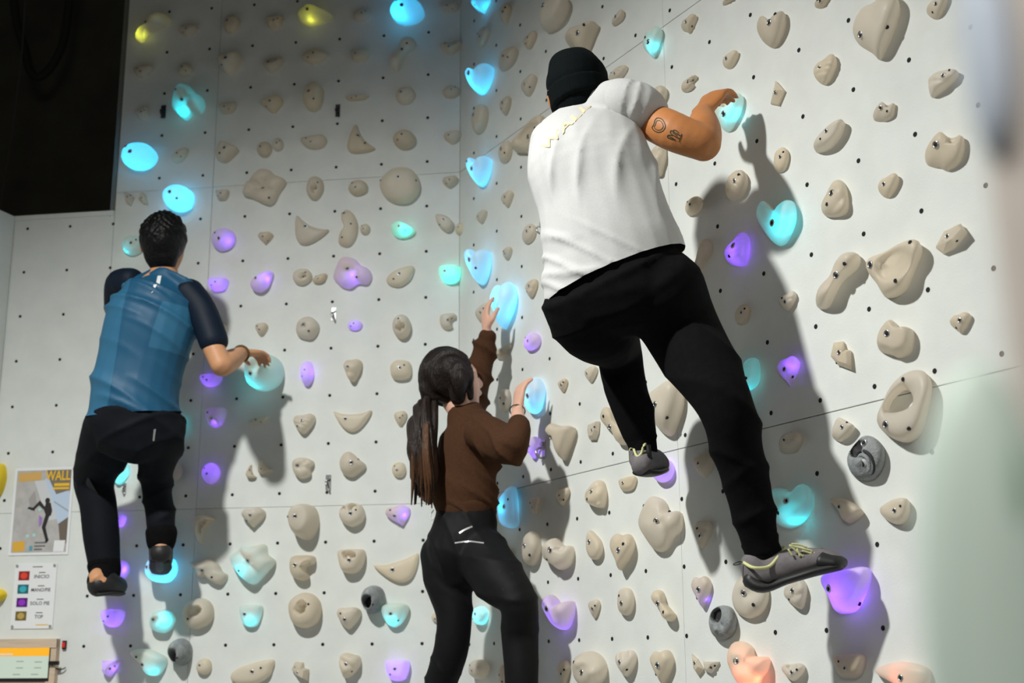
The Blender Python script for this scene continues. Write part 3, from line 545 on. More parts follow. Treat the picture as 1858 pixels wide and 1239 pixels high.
    ('R', -4.1579, 1.5883, 0.0511, 0.0355, 0.0306, 'egg', 0, 'cream', None, None, 'egg-shaped cream hold on right wall, third column from the corner, fourth down'),
    ('R', -4.3288, 1.5556, 0.0332, 0.0235, 0.0248, 'shield', 0, 'cream', None, None, 'shield-shaped cream hold on right wall, second column from the corner, sixth down'),
    ('R', -4.5498, 1.5637, 0.0862, 0.078, 0.0919, 'plump', 0, 'cream', ('blue', 0, 0, 4.62), None, "blue glowing corner hold just above the woman's raised left hand"),
    ('R', -4.1433, 1.3683, 0.0449, 0.0326, 0.029, 'band', 0, 'cream', None, None, 'ridged cream hold on right wall, third column from the corner, fifth down'),
    ('R', -4.3386, 1.3454, 0.0811, 0.0848, 0.083, 'drop', -8, 'cream', ('blue', 0, 0.2, 6.6), None, "big blue glowing drop-shaped hold gripped by the woman's raised hand"),
    ('R', -4.5362, 1.3643, 0.0581, 0.0347, 0.0317, 'shield', 0, 'cream', None, None, 'shield-shaped cream hold on right wall, first column from the corner, eighth down'),
    ('R', -4.1388, 1.1663, 0.0563, 0.0317, 0.039, 'round', 0, 'cream', ('purple', 0, 0, 2.01), None, "round glowing violet hold right of the woman's raised forearm"),
    ('R', -3.9444, 1.1578, 0.0529, 0.0348, 0.0304, 'band', 0, 'cream', None, None, 'ridged cream hold on right wall, fourth column from the corner, second down'),
    ('R', -4.3636, 1.1719, 0.0639, 0.0219, 0.0248, 'hook', 0, 'cream', None, None, 'hook-shaped cream hold on right wall, second column from the corner, eighth down'),
    ('R', -3.7428, 0.9642, 0.0398, 0.0268, 0.0256, 'shield', 0, 'cream', None, None, 'shield-shaped cream hold on right wall, fifth column from the corner, second down'),
    ('R', -3.9283, 0.9611, 0.0308, 0.0224, 0.0229, 'shield', 0, 'cream', None, None, 'shield-shaped cream hold on right wall, fourth column from the corner, third down'),
    ('R', -4.12, 0.9601, 0.0652, 0.0664, 0.06, 'egg', 0, 'cream', ('blue', -0.05, -0.3, 4.62), None, "blue glowing oval hold under the woman's right hand"),
    ('R', -4.3537, 0.984, 0.0432, 0.0447, 0.0344, 'egg', 0, 'cream', None, None, 'egg-shaped cream hold on right wall, second column from the corner, ninth down'),
    ('R', -4.1366, 0.7687, 0.0463, 0.037, 0.0433, 'shield', 0, 'cream', ('purple', 0, 0, 2.01), None, "glowing violet hold beside the woman's right sleeve"),
    ('R', -3.9309, 0.7625, 0.0867, 0.0652, 0.0808, 'tooth', 0, 'cream', None, None, 'large tooth-shaped cream hold right of the metal ring hanger'),
    ('R', -3.7332, 0.7688, 0.0371, 0.0287, 0.0266, 'block', 0, 'cream', None, None, 'angular block cream hold on right wall, fifth column from the corner, third down'),
    ('R', -3.5955, 0.766, 0.0836, 0.0702, 0.0546, 'bone', 0, 'cream', None, None, "bone-shaped cream hold behind the beanie climber's left ankle"),
    ('R', -3.3113, 0.7664, 0.0911, 0.0804, 0.076, 'shield', 10, 'cream', None, None, "big shaded cream hold between the beanie climber's legs"),
    ('R', -3.3383, 0.5847, 0.0542, 0.0347, 0.0445, 'egg', 0, 'cream', ('purple', 0.3, 0, 2.05), None, "glowing violet hold under the beanie climber's left foot"),
    ('R', -3.1293, 0.5736, 0.0587, 0.037, 0.0309, 'shield', 0, 'cream', None, None, 'shield-shaped cream hold on right wall, eighth column from the corner, fifth down'),
    ('R', -4.3301, 0.5752, 0.077, 0.0756, 0.0468, 'half', -85, 'cream', ('blue', 0.1, 0, 4.62), None, "tall cyan glowing bar behind the woman's waist"),
    ('R', -4.1309, 0.5603, 0.0403, 0.029, 0.0261, 'sector', 0, 'cream', None, None, 'half-moon cream hold on right wall, third column from the corner, ninth down'),
    ('R', -3.9385, 0.5727, 0.0445, 0.0305, 0.0264, 'band', 0, 'cream', None, None, 'ridged cream hold on right wall, fourth column from the corner, fifth down'),
    ('R', -3.722, 0.5545, 0.0599, 0.0464, 0.0519, 'stack', 30, 'cream', None, None, 'layered cream hold on right wall, fifth column from the corner, fourth down'),
    ('R', -3.5374, 0.568, 0.0502, 0.0216, 0.0229, 'half', 0, 'cream', None, None, 'half-round cream hold on right wall, sixth column from the corner, fourth down'),
    ('R', -3.3623, 0.4272, 0.1136, 0.0868, 0.0663, 'grape', 0, 'cream', None, None, 'largest lumpy cream hold, below the violet foothold of the left shoe'),
    ('R', -3.1463, 0.3749, 0.0414, 0.0405, 0.0345, 'stack', -10, 'cream', None, None, 'layered cream hold on right wall, eighth column from the corner, sixth down'),
    ('R', -4.1556, 0.4132, 0.0616, 0.0606, 0.0546, 'egg', 0, 'cream', None, None, 'egg-shaped cream hold on right wall, third column from the corner, tenth down'),
    ('R', -3.9657, 0.3802, 0.0943, 0.0545, 0.0826, 'snout', 0, 'cream', None, None, 'lumpy snout-like cream hold on right wall, fourth column from the corner, sixth down'),
    ('R', -3.7375, 0.3932, 0.0451, 0.0493, 0.0352, 'leaf', 60, 'cream', None, None, 'leaf-shaped cream hold on right wall, fifth column from the corner, fifth down'),
    ('R', -3.5685, 0.3573, 0.0629, 0.0579, 0.0556, 'drop', -10, 'cream', None, None, 'drop-shaped cream hold on right wall, sixth column from the corner, fifth down'),
    ('R', -4.3565, 0.3917, 0.0569, 0.0359, 0.0293, 'band', 0, 'cream', None, None, 'ridged cream hold on right wall, second column from the corner, eleventh down'),
    ('R', -4.5108, 0.4572, 0.0436, 0.0251, 0.039, 'egg', 0, 'cream', ('cyan', 0, 0, 1.86), None, "small cyan glow behind the woman's right hip"),
    ('R', -4.5529, 0.1941, 0.0584, 0.0344, 0.0468, 'egg', 0, 'cream', ('cyan', 0.3, 0, 2.79), None, "cyan glowing hold seen between the woman's legs"),
    ('R', -3.9601, 0.185, 0.0901, 0.0599, 0.0845, 'heart', 0, 'cream', ('purple', 0, -0.4, 2.05), None, "large violet glowing hold right of the woman's knee"),
    ('R', -3.7501, 0.187, 0.0342, 0.0301, 0.0259, 'shield', 0, 'cream', None, None, 'shield-shaped cream hold on right wall, fifth column from the corner, sixth down'),
    ('R', -3.5619, 0.2022, 0.0441, 0.0432, 0.0371, 'egg', 0, 'cream', None, None, 'egg-shaped cream hold on right wall, sixth column from the corner, sixth down'),
    ('R', -3.3574, 0.1811, 0.0588, 0.0484, 0.0496, 'bone', -10, 'cream', None, None, 'bone-shaped cream hold on right wall, seventh column from the corner, seventh down'),
    ('R', -3.1656, 0.2101, 0.0447, 0.0451, 0.0374, 'tear', 0, 'cream', ('purple', 0.5, -0.5, 1.67), None, 'violet-lit pointed hold below the pull loop of the grey shoe'),
    ('R', -3.0736, 0.1226, 0.0611, 0.0477, 0.0485, 'skull2', 0, 'grey', None, None, 'grey skull-like hold with a dark hole below the grey shoe'),
    ('R', -3.9461, -0.0172, 0.0379, 0.0428, 0.0345, 'tear', 0, 'cream', None, None, 'teardrop-shaped cream hold on right wall, fourth column from the corner, eighth down'),
    ('R', -3.7781, -0.004, 0.0965, 0.0582, 0.0811, 'bumpy', 0, 'cream', None, None, 'lumpy cream hold on right wall, fifth column from the corner, seventh down'),
    ('R', -3.5698, 0.0137, 0.0559, 0.0406, 0.0459, 'jug', 0, 'cream', None, None, 'scooped jug cream hold on right wall, sixth column from the corner, seventh down'),
    ('R', -3.3734, -0.0002, 0.0562, 0.0516, 0.0478, 'tear', 0, 'cream', None, None, 'teardrop-shaped cream hold on right wall, seventh column from the corner, eighth down'),
    ('R', -3.1995, 0.0081, 0.0265, 0.0309, 0.0226, 'tri_a', 0, 'cream', None, None, 'small faceted triangle cream hold on right wall, eighth column from the corner, ninth down'),
    ('R', -3.1351, 0.0002, 0.0354, 0.0168, 0.0234, 'tri_b', 0, 'cream', None, None, 'small faceted wedge cream hold on right wall, eighth column from the corner, tenth down'),
    ('R', -4.5552, -0.0015, 0.0648, 0.036, 0.0624, 'egg', 0, 'cream', None, None, 'egg-shaped cream hold on right wall, first column from the corner, eleventh down'),
    ('R', -4.3718, -0.0261, 0.0345, 0.0416, 0.033, 'egg', 0, 'cream', None, None, 'egg-shaped cream hold on right wall, second column from the corner, twelfth down'),
    ('R', -2.7552, 0.4137, 0.0865, 0.0561, 0.0671, 'kidney', 0, 'cream', ('cyan', 0.35, -0.75, 3.25), None, 'large two-lobed hold glowing cyan below, right of the black trouser cuff'),
    ('R', -2.5458, 0.3833, 0.056, 0.0342, 0.0456, 'fish', 0, 'cream', None, None, 'long tapered cream hold on right wall, eleventh column from the corner, ninth down'),
    ('R', -2.3821, 0.3606, 0.049, 0.0298, 0.0378, 'sector', 15, 'cream', None, None, 'half-moon cream hold on right wall, twelfth column from the corner, seventh down'),
    ('R', -2.5668, 0.1831, 0.0892, 0.0549, 0.0685, 'wedge', 0, 'cream', ('purple', 0.1, -0.1, 4.62), [(-0.5, 0.1), (0.5, -0.6)], "large violet glowing hold under the grey shoe's toe"),
    ('R', -2.9485, 0.191, 0.0795, 0.0611, 0.0468, 'bumpy', -30, 'cream', None, None, 'lumpy cream hold on right wall, ninth column from the corner, eighth down'),
    ('R', -2.7614, 0.187, 0.0454, 0.0402, 0.0348, 'band', 20, 'cream', None, None, 'ridged cream hold on right wall, tenth column from the corner, ninth down'),
    ('R', -2.9657, 0.0068, 0.0893, 0.0638, 0.0708, 'cloud', 0, 'cream', ('red', 0.35, -0.55, 2.27), None, 'large lumpy hold glowing orange-red at the bottom edge'),
    ('R', -2.7854, -0.0129, 0.046, 0.0229, 0.0356, 'jug', 0, 'cream', None, None, 'scooped jug cream hold on right wall, tenth column from the corner, tenth down'),
    ('R', -2.5739, 0.0014, 0.0575, 0.0295, 0.0448, 'half', 0, 'cream', None, None, 'half-round cream hold on right wall, eleventh column from the corner, eleventh down'),
    ('R', -2.7376, 0.7753, 0.0446, 0.0387, 0.0348, 'tear', 0, 'cream', ('purple', 0.5, 0.4, 2.51), None, "violet glowing hold in the shade right of the black trousers' knee"),
    ('R', -2.5345, 0.7778, 0.0377, 0.0424, 0.0293, 'chip', 0, 'cream', None, None, 'faceted chip cream hold on right wall, eleventh column from the corner, sixth down'),
    ('R', -2.7463, 0.5853, 0.0491, 0.0289, 0.0371, 'bumpy', 0, 'cream', None, None, 'lumpy cream hold on right wall, tenth column from the corner, seventh down'),
    ('R', -2.5432, 0.5891, 0.0432, 0.0302, 0.0319, 'half', -40, 'cream', None, None, 'half-round cream hold on right wall, eleventh column from the corner, seventh down'),
    ('R', -2.469, 0.5039, 0.0665, 0.0564, 0.05, 'eye', 0, 'grey', None, [(0.1, 0.55)], 'grey hold with a sculpted eye and dark socket'),
    ('R', -2.3249, 0.6052, 0.0911, 0.0821, 0.0671, 'ring', 0, 'cream', None, [(-0.6, -0.5), (0.2, -0.75), (0.1, 0.75)], 'large cream ring-shaped hold with a hole through it'),
    ('R', -2.5187, 1.1997, 0.0516, 0.0502, 0.0393, 'stack', 40, 'cream', None, None, 'layered cream hold on right wall, eleventh column from the corner, fourth down'),
    ('R', -2.3232, 1.1713, 0.0368, 0.0262, 0.027, 'shield', 0, 'cream', None, None, 'shield-shaped cream hold on right wall, twelfth column from the corner, third down'),
    ('R', -2.526, 0.9773, 0.0864, 0.0614, 0.0622, 'bone', -85, 'cream', None, None, 'long diagonal bone-like cream hold left of the big triangular pad'),
    ('R', -2.3232, 0.9466, 0.0934, 0.0595, 0.0546, 'slab', 0, 'cream', None, [(-0.75, 0.4), (0.7, 0.75), (0.1, -0.65)], 'large rounded triangular cream pad with three bolt holes'),
    ('R', -2.1371, 0.9784, 0.0496, 0.0269, 0.0356, 'cube', 0, 'cream', None, None, 'angular cube-like cream hold casting a sharp shadow'),
    ('R', -2.131, 0.7722, 0.0327, 0.0232, 0.0241, 'tear', 0, 'cream', None, None, 'teardrop-shaped cream hold on right wall, thirteenth column from the corner, fifth down'),
    ('R', -2.338, 0.7809, 0.0613, 0.0485, 0.0471, 'drum', 0, 'cream', None, None, 'barrel-shaped cream hold with a flat bolt face above the ring hold'),
    ('R', -2.7287, 1.7833, 0.0619, 0.0553, 0.0474, 'heart', 0, 'cream', None, None, 'heart-shaped cream hold on right wall, tenth column from the corner, first down'),
    ('R', -2.5167, 1.7728, 0.0302, 0.0138, 0.0213, 'shield', 0, 'cream', None, None, 'shield-shaped cream hold on right wall, eleventh column from the corner, first down'),
    ('R', -2.3206, 1.5958, 0.0839, 0.0788, 0.0622, 'drop', 0, 'cream', None, [(-0.6, -0.1), (0.5, -0.35)], 'largest smooth drop-shaped cream hold at the top right'),
    ('R', -2.1179, 1.5674, 0.0346, 0.0241, 0.0248, 'shield', 0, 'cream', None, None, 'shield-shaped cream hold on right wall, thirteenth column from the corner, first down'),
    ('R', -2.5217, 1.5687, 0.0455, 0.0359, 0.0341, 'shell', 0, 'cream', None, None, 'ridged shell-like cream hold on right wall, eleventh column from the corner, second down'),
    ('R', -2.1188, 1.3753, 0.048, 0.0263, 0.0352, 'band', -30, 'cream', None, None, 'ridged cream hold on right wall, thirteenth column from the corner, second down'),
    ('R', -2.7203, 1.5858, 0.031, 0.0388, 0.0233, 'kite', 0, 'cream', None, None, 'kite-shaped faceted cream hold on right wall, tenth column from the corner, second down'),
    ('R', -2.3196, 1.3743, 0.0396, 0.026, 0.0285, 'snout', 0, 'cream', None, None, 'lumpy snout-like cream hold on right wall, twelfth column from the corner, second down'),
    ('R', -2.5216, 1.3742, 0.0603, 0.0277, 0.0452, 'leaf', 0, 'cream', None, None, 'leaf-shaped cream hold on right wall, eleventh column from the corner, third down'),
    ('R', -2.1343, 1.2, 0.063, 0.0496, 0.0456, 'snout', 0, 'cream', None, None, 'big cream hold with a snout-like bump and side slot at far right'),
    ('R', -2.7206, 1.3836, 0.0317, 0.0351, 0.0241, 'egg', 0, 'cream', None, None, 'egg-shaped cream hold on right wall, tenth column from the corner, third down'),
    ('R', -3.3172, 1.9955, 0.0522, 0.0463, 0.043, 'drop', 0, 'cream', ('cyan', 0.3, -0.5, 2.79), None, 'hold glowing cyan at its lower tip above the grey sleeve'),
    ('R', -3.1178, 1.9751, 0.0403, 0.0258, 0.0277, 'tear', 0, 'cream', None, None, 'teardrop-shaped cream hold on right wall, eighth column from the corner, first down'),
    ('R', -2.9067, 1.9689, 0.0416, 0.0055, 0.0211, 'egg', 0, 'cream', None, None, 'egg-shaped cream hold on right wall, ninth column from the corner, first down'),
    ('R', -2.9221, 1.7696, 0.0378, 0.0213, 0.0259, 'shield', 0, 'cream', None, None, 'shield-shaped cream hold on right wall, ninth column from the corner, second down'),
    ('R', -3.1312, 1.7776, 0.0412, 0.0183, 0.0248, 'hook', 0, 'cream', None, None, 'hook-shaped cream hold on right wall, eighth column from the corner, second down'),
    ('R', -3.5331, 1.9784, 0.0611, 0.0205, 0.0274, 'clam', 0, 'cream', None, None, 'ridged clam-like cream hold on right wall, sixth column from the corner, second down'),
    ('R', -3.3018, 1.8, 0.0521, 0.0278, 0.0422, 'egg', 0, 'cream', None, None, 'egg-shaped cream hold on right wall, seventh column from the corner, second down'),
    ('R', -2.9389, 1.6023, 0.067, 0.0496, 0.0508, 'jug', 0, 'cream', ('cyan', 0.45, -0.35, 4.19), [(-0.1, -0.3)], "cyan glowing hold gripped by the tattooed climber's right hand"),
    ('R', -3.326, 1.5824, 0.0589, 0.0501, 0.0474, 'stack', 20, 'cream', None, None, 'layered cream hold on right wall, seventh column from the corner, third down'),
    ('R', -2.9213, 1.3727, 0.0508, 0.0415, 0.0396, 'clam', 0, 'cream', None, None, 'ridged clam-like cream hold on right wall, ninth column from the corner, fourth down'),
    ('R', -3.1317, 1.3751, 0.0434, 0.026, 0.0341, 'round', 0, 'cream', None, None, 'round cream hold on right wall, eighth column from the corner, third down'),
    ('R', -2.7522, 1.2092, 0.0808, 0.0725, 0.0641, 'heart', 0, 'cream', ('cyan', 0.5, -0.4, 4.19), [(0, -0.3)], 'heart-shaped hold glowing cyan on its lower right'),
    ('R', -2.9335, 1.1717, 0.0562, 0.0484, 0.0441, 'shell', 25, 'cream', ('purple', 0.3, -0.1, 2.93), None, "ridged violet glowing shell hold in the torso's shadow"),
    ('R', -3.1102, 1.1814, 0.0612, 0.0704, 0.0463, 'bone', -85, 'cream', None, None, "long curved cream hold beside the beanie climber's right hip"),
    ('R', -2.9228, 0.981, 0.0358, 0.0283, 0.0256, 'egg', 0, 'cream', None, None, 'egg-shaped cream hold on right wall, ninth column from the corner, sixth down'),
    ('R', -2.7268, 0.9707, 0.0364, 0.0249, 0.0245, 'band', 0, 'cream', None, None, 'ridged cream hold on right wall, tenth column from the corner, fifth down'),
    ('R', -2.9264, 0.8016, 0.0674, 0.0447, 0.053, 'kidney', 10, 'cream', ('cyan', 0, -0.7, 3.25), None, "cyan glowing two-lobed hold behind the black trousers' thigh"),
    ('R', -2.3959, -0.0321, 0.088, 0.0437, 0.039, 'fish', 35, 'cream', ('red', 0, 0, 0.65), None, 'pink glowing hold at the bottom edge, right of the half-round one'),
]
# ------------------------------------------------------------------ holds
LED = dict(cyan=(.0, .48, .66), blue=(.01, .36, .80), teal=(.0, .58, .54), purple=(.17, .05, 1.0), yellow=(.55, .62, .04), red=(1.0, .13, .06))
def bolt_mesh():
    V, F = torus((0, 0, .0002), (0, 0, 1), .0068, .0022, 16, 6); nf = len(F)
    V2, F2 = cyl((0, 0, -.004), (0, 0, 1), .0056, .0046, 12)
    n = len(V); me = bpy.data.meshes.new('bolt')
    me.from_pydata([tuple(v) for v in V+V2], [], F+[tuple(i+n for i in f) for f in F2])
    me.materials.append(M_STEEL); me.materials.append(M_HOLE)
    me.polygons.foreach_set('material_index', [0]*nf+[1]*len(F2)); me.polygons.foreach_set('use_smooth', [True]*len(me.polygons))
    return me
BOLT = bolt_mesh()
sv_, sf_ = cyl((0, 0, -.004), (0, 0, 1), .0046, .0048, 10)
SCREW = bpy.data.meshes.new('screw_hole'); SCREW.from_pydata([tuple(v) for v in sv_], [], sf_); SCREW.materials.append(M_HOLE)
DEF_BOLTS = [[(-.15, .1), (.35, -.45)], [(0, .15), (-.4, -.35)], [(-.3, .15)], [(.1, 0), (.5, .3)], [(-.1, -.15), (-.45, .4)]]
HOLD_OBJ = []
for i, (wl, u, z, su, sv, dep, kind, rot, colr, led, bolts, label) in enumerate(HOLDS):
    V, F, smooth = hold_shape(kind, math.radians(rot), i)
    V = V*np.array([su, sv, dep])
    if wl == 'R': V[:, 0] += .75*V[:, 2]      # these lean away from the corner
    o = add('climbing_hold', V, F, {'cream': M_RESIN, 'grey': M_GREY, 'yellow': M_YELLOW}[colr], smooth=smooth)
    o.matrix_world = wall_matrix(wl, u, z)
    tag(o, label, 'climbing hold', 'holds on the back wall' if wl == 'B' else 'holds on the right wall'); HOLD_OBJ.append(o)
    me = o.data
    if colr == 'grey':            # deep shade of the socket painted dark grey and, on one, a carved eye
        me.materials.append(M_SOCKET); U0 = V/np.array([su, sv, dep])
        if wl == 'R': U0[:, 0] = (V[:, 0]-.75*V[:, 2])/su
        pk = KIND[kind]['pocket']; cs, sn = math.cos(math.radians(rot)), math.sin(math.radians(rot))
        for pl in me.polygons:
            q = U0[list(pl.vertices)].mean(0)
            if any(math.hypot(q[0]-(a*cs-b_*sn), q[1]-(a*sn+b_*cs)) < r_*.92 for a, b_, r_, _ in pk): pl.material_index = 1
        if kind == 'eye':
            e = Vector((.05*su+.55*dep, -.32*sv, .74*dep)); nrm = Vector((-.15, -.35, 1))
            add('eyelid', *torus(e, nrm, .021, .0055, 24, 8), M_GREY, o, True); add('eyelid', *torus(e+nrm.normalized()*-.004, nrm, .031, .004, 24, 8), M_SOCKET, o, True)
            add('eyeball', *cyl(e-nrm.normalized()*.01, nrm, .016, .016, 16, .012), mat('pale_grey_resin', (.45, .46, .46), .5), o, True); add('pupil', *cyl(e, nrm, .007, .0075, 14), M_HOLE, o)
    bvh = BVHTree.FromPolygons([tuple(v) for v in V], [tuple(f) for f in F])
    lean = .75 if wl == 'R' else 0.
    sites = bolts or DEF_BOLTS[i % 5]
    for k, (bx, by) in enumerate(sites):
        hit = bvh.ray_cast(Vector((bx*su+lean*1, by*sv, 1)), Vector((-lean, 0, -1)))
        if hit[0] is None or hit[0].z < .004: continue
        n = hit[1] if hit[1].z > 0 else -hit[1]
        n = (n+Vector((0, 0, 1.2))).normalized()
        c = bpy.data.objects.new('bolt' if k == 0 else 'screw_hole', BOLT if k == 0 else SCREW); COL.objects.link(c); c.parent = o
        s = min(1.0, max(.6, min(su, sv)/.05)) if wl == 'B' else min(1.15, max(.7, min(su, sv)/.045))
        c.matrix_local = Matrix.Translation(hit[0]) @ n.to_track_quat('Z', 'Y').to_matrix().to_4x4() @ Matrix.Scale(s, 4)
    if led:
        lc, lx, ly, pw = led
        x, y = lx*su*.85, ly*sv*.85
        hit = bvh.ray_cast(Vector((x+lean, y, 1)), Vector((-lean, 0, -1)))
        hz = hit[0].z if hit[0] else dep*.4
        d = bpy.data.lights.new('led', 'POINT'); part = abs(lx)+abs(ly) > .45; kz = .62 if part else .36
        d.energy = LEDK*pw*(max(hz, .02)/.05)**1.6*(.72 if part else 1.); d.color = LED[lc]; d.shadow_soft_size = .006
        l = bpy.data.objects.new('led', d); COL.objects.link(l); l.parent = o; l.location = (x+lean*hz*kz, y, hz*kz)
# metal ring hangers bolted to the wall
def hanger(wl, px, py, hpx, label, dark=False, side=0):
    u, z = uz(wl, px, py); u2, z2 = uz(wl, px, py+hpx); s = (z-z2)/.05
    r = empty('bolt_hanger', wall_matrix(wl, u, z)); tag(r, label, 'bolt hanger', 'metal bolt hangers')
    m = M_STEEL if not dark else mat('blackened_steel', (.05, .05, .05), .5, metal=.6)
    V, F = join(box(-.009*s, .009*s, -.026*s, .026*s, 0, .004*s), cyl((0, .014*s, .004*s), (0, 0, 1), .008*s, .008*s, 6))
    add('plate', V, F, m, r)
    V, F = torus((0, -.012*s, .012*s), (1, .25, 0), .0155*s, .0035*s, 20, 8); add('ring', V, F, m, r, True)
    return r
hanger('B', 606, 570, 22, 'metal ring hanger left of the tiny violet hold')
hanger('B', 596, 875, 26, 'metal ring hanger between two rows, right of the star-like hold')
hanger('B', 226, 886, 18, "small ring hanger seen between the dark-haired climber's legs")
hanger('B', 297, 203, 22, 'dark hanger left of the big lumpy cyan-rimmed hold', True)
hanger('B', 613, 201, 21, 'dark hanger high on back wall right of the tall egg hold', True)
hanger('R', 986, 413, 24, "metal ring hanger beside the grey T-shirt's left edge")
hanger('R', 988, 815, 32, "metal ring hanger beside the violet hold at the woman's sleeve")
def text_mesh(s, size, bold=0):
    cu = bpy.data.curves.new('t', 'FONT'); cu.body = s; cu.size = size; cu.align_x = 'CENTER'; cu.align_y = 'CENTER'; cu.offset = bold; cu.resolution_u = 2
    t = bpy.data.objects.new('t', cu); COL.objects.link(t); dg = bpy.context.evaluated_depsgraph_get()
    me = bpy.data.meshes.new_from_object(t.evaluated_get(dg)); V = [v.co.copy() for v in me.vertices]; F = [tuple(p.vertices) for p in me.polygons]
    bpy.data.objects.remove(t); bpy.data.meshes.remove(me); return V, F
# ------------------------------------------------------------------ people
def spline(pts, sub):
    p = np.array(pts, float); out = []
    for i in range(len(p)-1):
        a = p[max(i-1, 0)]; b = p[i]; c = p[i+1]; d = p[min(i+2, len(p)-1)]
        for s in range(sub):
            t = s/sub; out.append(.5*((2*b)+(c-a)*t+(2*a-5*b+4*c-d)*t*t+(3*b-a-3*c+d)*t**3))
    out.append(p[-1]); return np.array(out)
def tube(pts, rad, side=(1, 0, 0), n=22, sub=5, scale=1.0, cap=True):
    """closed tapering limb: centre points, radius or (half width along side, half depth)"""
    R = [(r, r) if np.isscalar(r) else tuple(r) for r in rad]
    D = spline([list(p)+list(r) for p, r in zip(pts, R)], sub)
    C, A = D[:, :3], np.maximum(D[:, 3:], .002)*scale
    rings = []; m = len(C)
    T = [(C[min(i+1, m-1)]-C[max(i-1, 0)]) for i in range(m)]; T = [t/np.linalg.norm(t) for t in T]
    def ring(c, t, a, b):
        s = np.array(side, float); s = s-t*(s@t)
        if np.linalg.norm(s) < 1e-3: s = np.cross(t, [0.2, .3, .9])
        s /= np.linalg.norm(s); q = np.cross(t, s); th = np.arange(n)/n*2*np.pi
        return c+np.outer(np.cos(th)*a, s)+np.outer(np.sin(th)*b, q)
    if cap:
        for k in (.12, .5, .85):
            e = min(A[0])*.75; rings.append(ring(C[0]-T[0]*e*math.cos(math.asin(k)), T[0], A[0, 0]*k, A[0, 1]*k))
    for i in range(m): rings.append(ring(C[i], T[i], A[i, 0], A[i, 1]))
    if cap:
        for k in (.85, .5, .12):
            e = min(A[-1])*.75; rings.append(ring(C[-1]+T[-1]*e*math.cos(math.asin(k)), T[-1], A[-1, 0]*k, A[-1, 1]*k))
    V = np.vstack(rings); L = len(rings)
    F = [(i*n+j, i*n+(j+1) % n, (i+1)*n+(j+1) % n, (i+1)*n+j) for i in range(L-1) for j in range(n)]
    F += [tuple(range(n))[::-1], tuple(range((L-1)*n, L*n))]
    return V, F
def ball(c, ax):                 # ellipsoid from a centre and three half-axis vectors
    V, F = [], []; c = Vector(c); a, b, d = [Vector(q) for q in ax]; n, m = 22, 12
    for j in range(m+1):
        ph = .02+(math.pi-.04)*j/m
        for i in range(n): V.append(c+(a*math.cos(i/n*6.28318)+b*math.sin(i/n*6.28318))*math.sin(ph)+d*math.cos(ph))
    for j in range(m):
        for i in range(n): F.append((j*n+i, j*n+(i+1) % n, (j+1)*n+(i+1) % n, (j+1)*n+i))
    F += [tuple(range(n))[::-1], tuple(range(m*n, (m+1)*n))]
    return np.array([tuple(v) for v in V]), F
def fuse(name, shells, voxel, smooth, m, parent=None, cut=None, folds=None, mats=None, pick=None, hem=None):
    """one continuous skin around overlapping closed shells"""
    V, F = [], []; n = 0
    for v, f in shells:
        V.append(np.array([tuple(q) for q in v])); F += [tuple(i+n for i in p) for p in f]; n += len(v)
    V = np.vstack(V)
    me = bpy.data.meshes.new('tmp'); me.from_pydata([tuple(v) for v in V], [], F); bm = bmesh.new(); bm.from_mesh(me)
    bmesh.ops.recalc_face_normals(bm, faces=bm.faces); bm.to_mesh(me); bm.free()
    t = bpy.data.objects.new('tmp', me); COL.objects.link(t)
    r = t.modifiers.new('r', 'REMESH'); r.mode = 'VOXEL'; r.voxel_size = voxel; r.adaptivity = 0
    s = t.modifiers.new('s', 'SMOOTH'); s.factor = .5; s.iterations = smooth
    dg = bpy.context.evaluated_depsgraph_get(); out = bpy.data.meshes.new_from_object(t.evaluated_get(dg)); out.name = name
    bpy.data.objects.remove(t); bpy.data.meshes.remove(me)
    nv = len(out.vertices); co = np.empty(nv*3); out.vertices.foreach_get('co', co); co = co.reshape(-1, 3)
    if folds is not None:
        no = np.empty(nv*3); out.vertices.foreach_get('normal', no); no = no.reshape(-1, 3)
        co = co+no*folds(co)[:, None]; out.vertices.foreach_set('co', co.ravel())
    if cut is not None:           # open hem: drop what lies beyond it
        bm = bmesh.new(); bm.from_mesh(out); kill = cut(co)
        bm.verts.ensure_lookup_table(); bmesh.ops.delete(bm, geom=[bm.verts[i] for i in np.nonzero(kill)[0]], context='VERTS'); bm.to_mesh(out); bm.free()
    if hem is not None:           # clean straight hem
        bm = bmesh.new(); bm.from_mesh(out)
        bmesh.ops.bisect_plane(bm, geom=list(bm.verts)+list(bm.edges)+list(bm.faces), plane_co=hem[0], plane_no=hem[1], clear_outer=True); bm.to_mesh(out); bm.free()
    out.materials.clear()
    for k in (mats or [m]): out.materials.append(k)
    np_ = len(out.polygons)
    if pick is not None:
        nv = len(out.vertices); ce = np.empty(nv*3); out.vertices.foreach_get('co', ce)
        at = out.attributes.new('panel', 'FLOAT', 'POINT'); at.data.foreach_set('value', pick(ce.reshape(-1, 3)).astype(np.float32))
    out.polygons.foreach_set('use_smooth', [True]*np_); out.update()
    o = bpy.data.objects.new(name, out); COL.objects.link(o)
    if parent: o.parent = parent
    return o
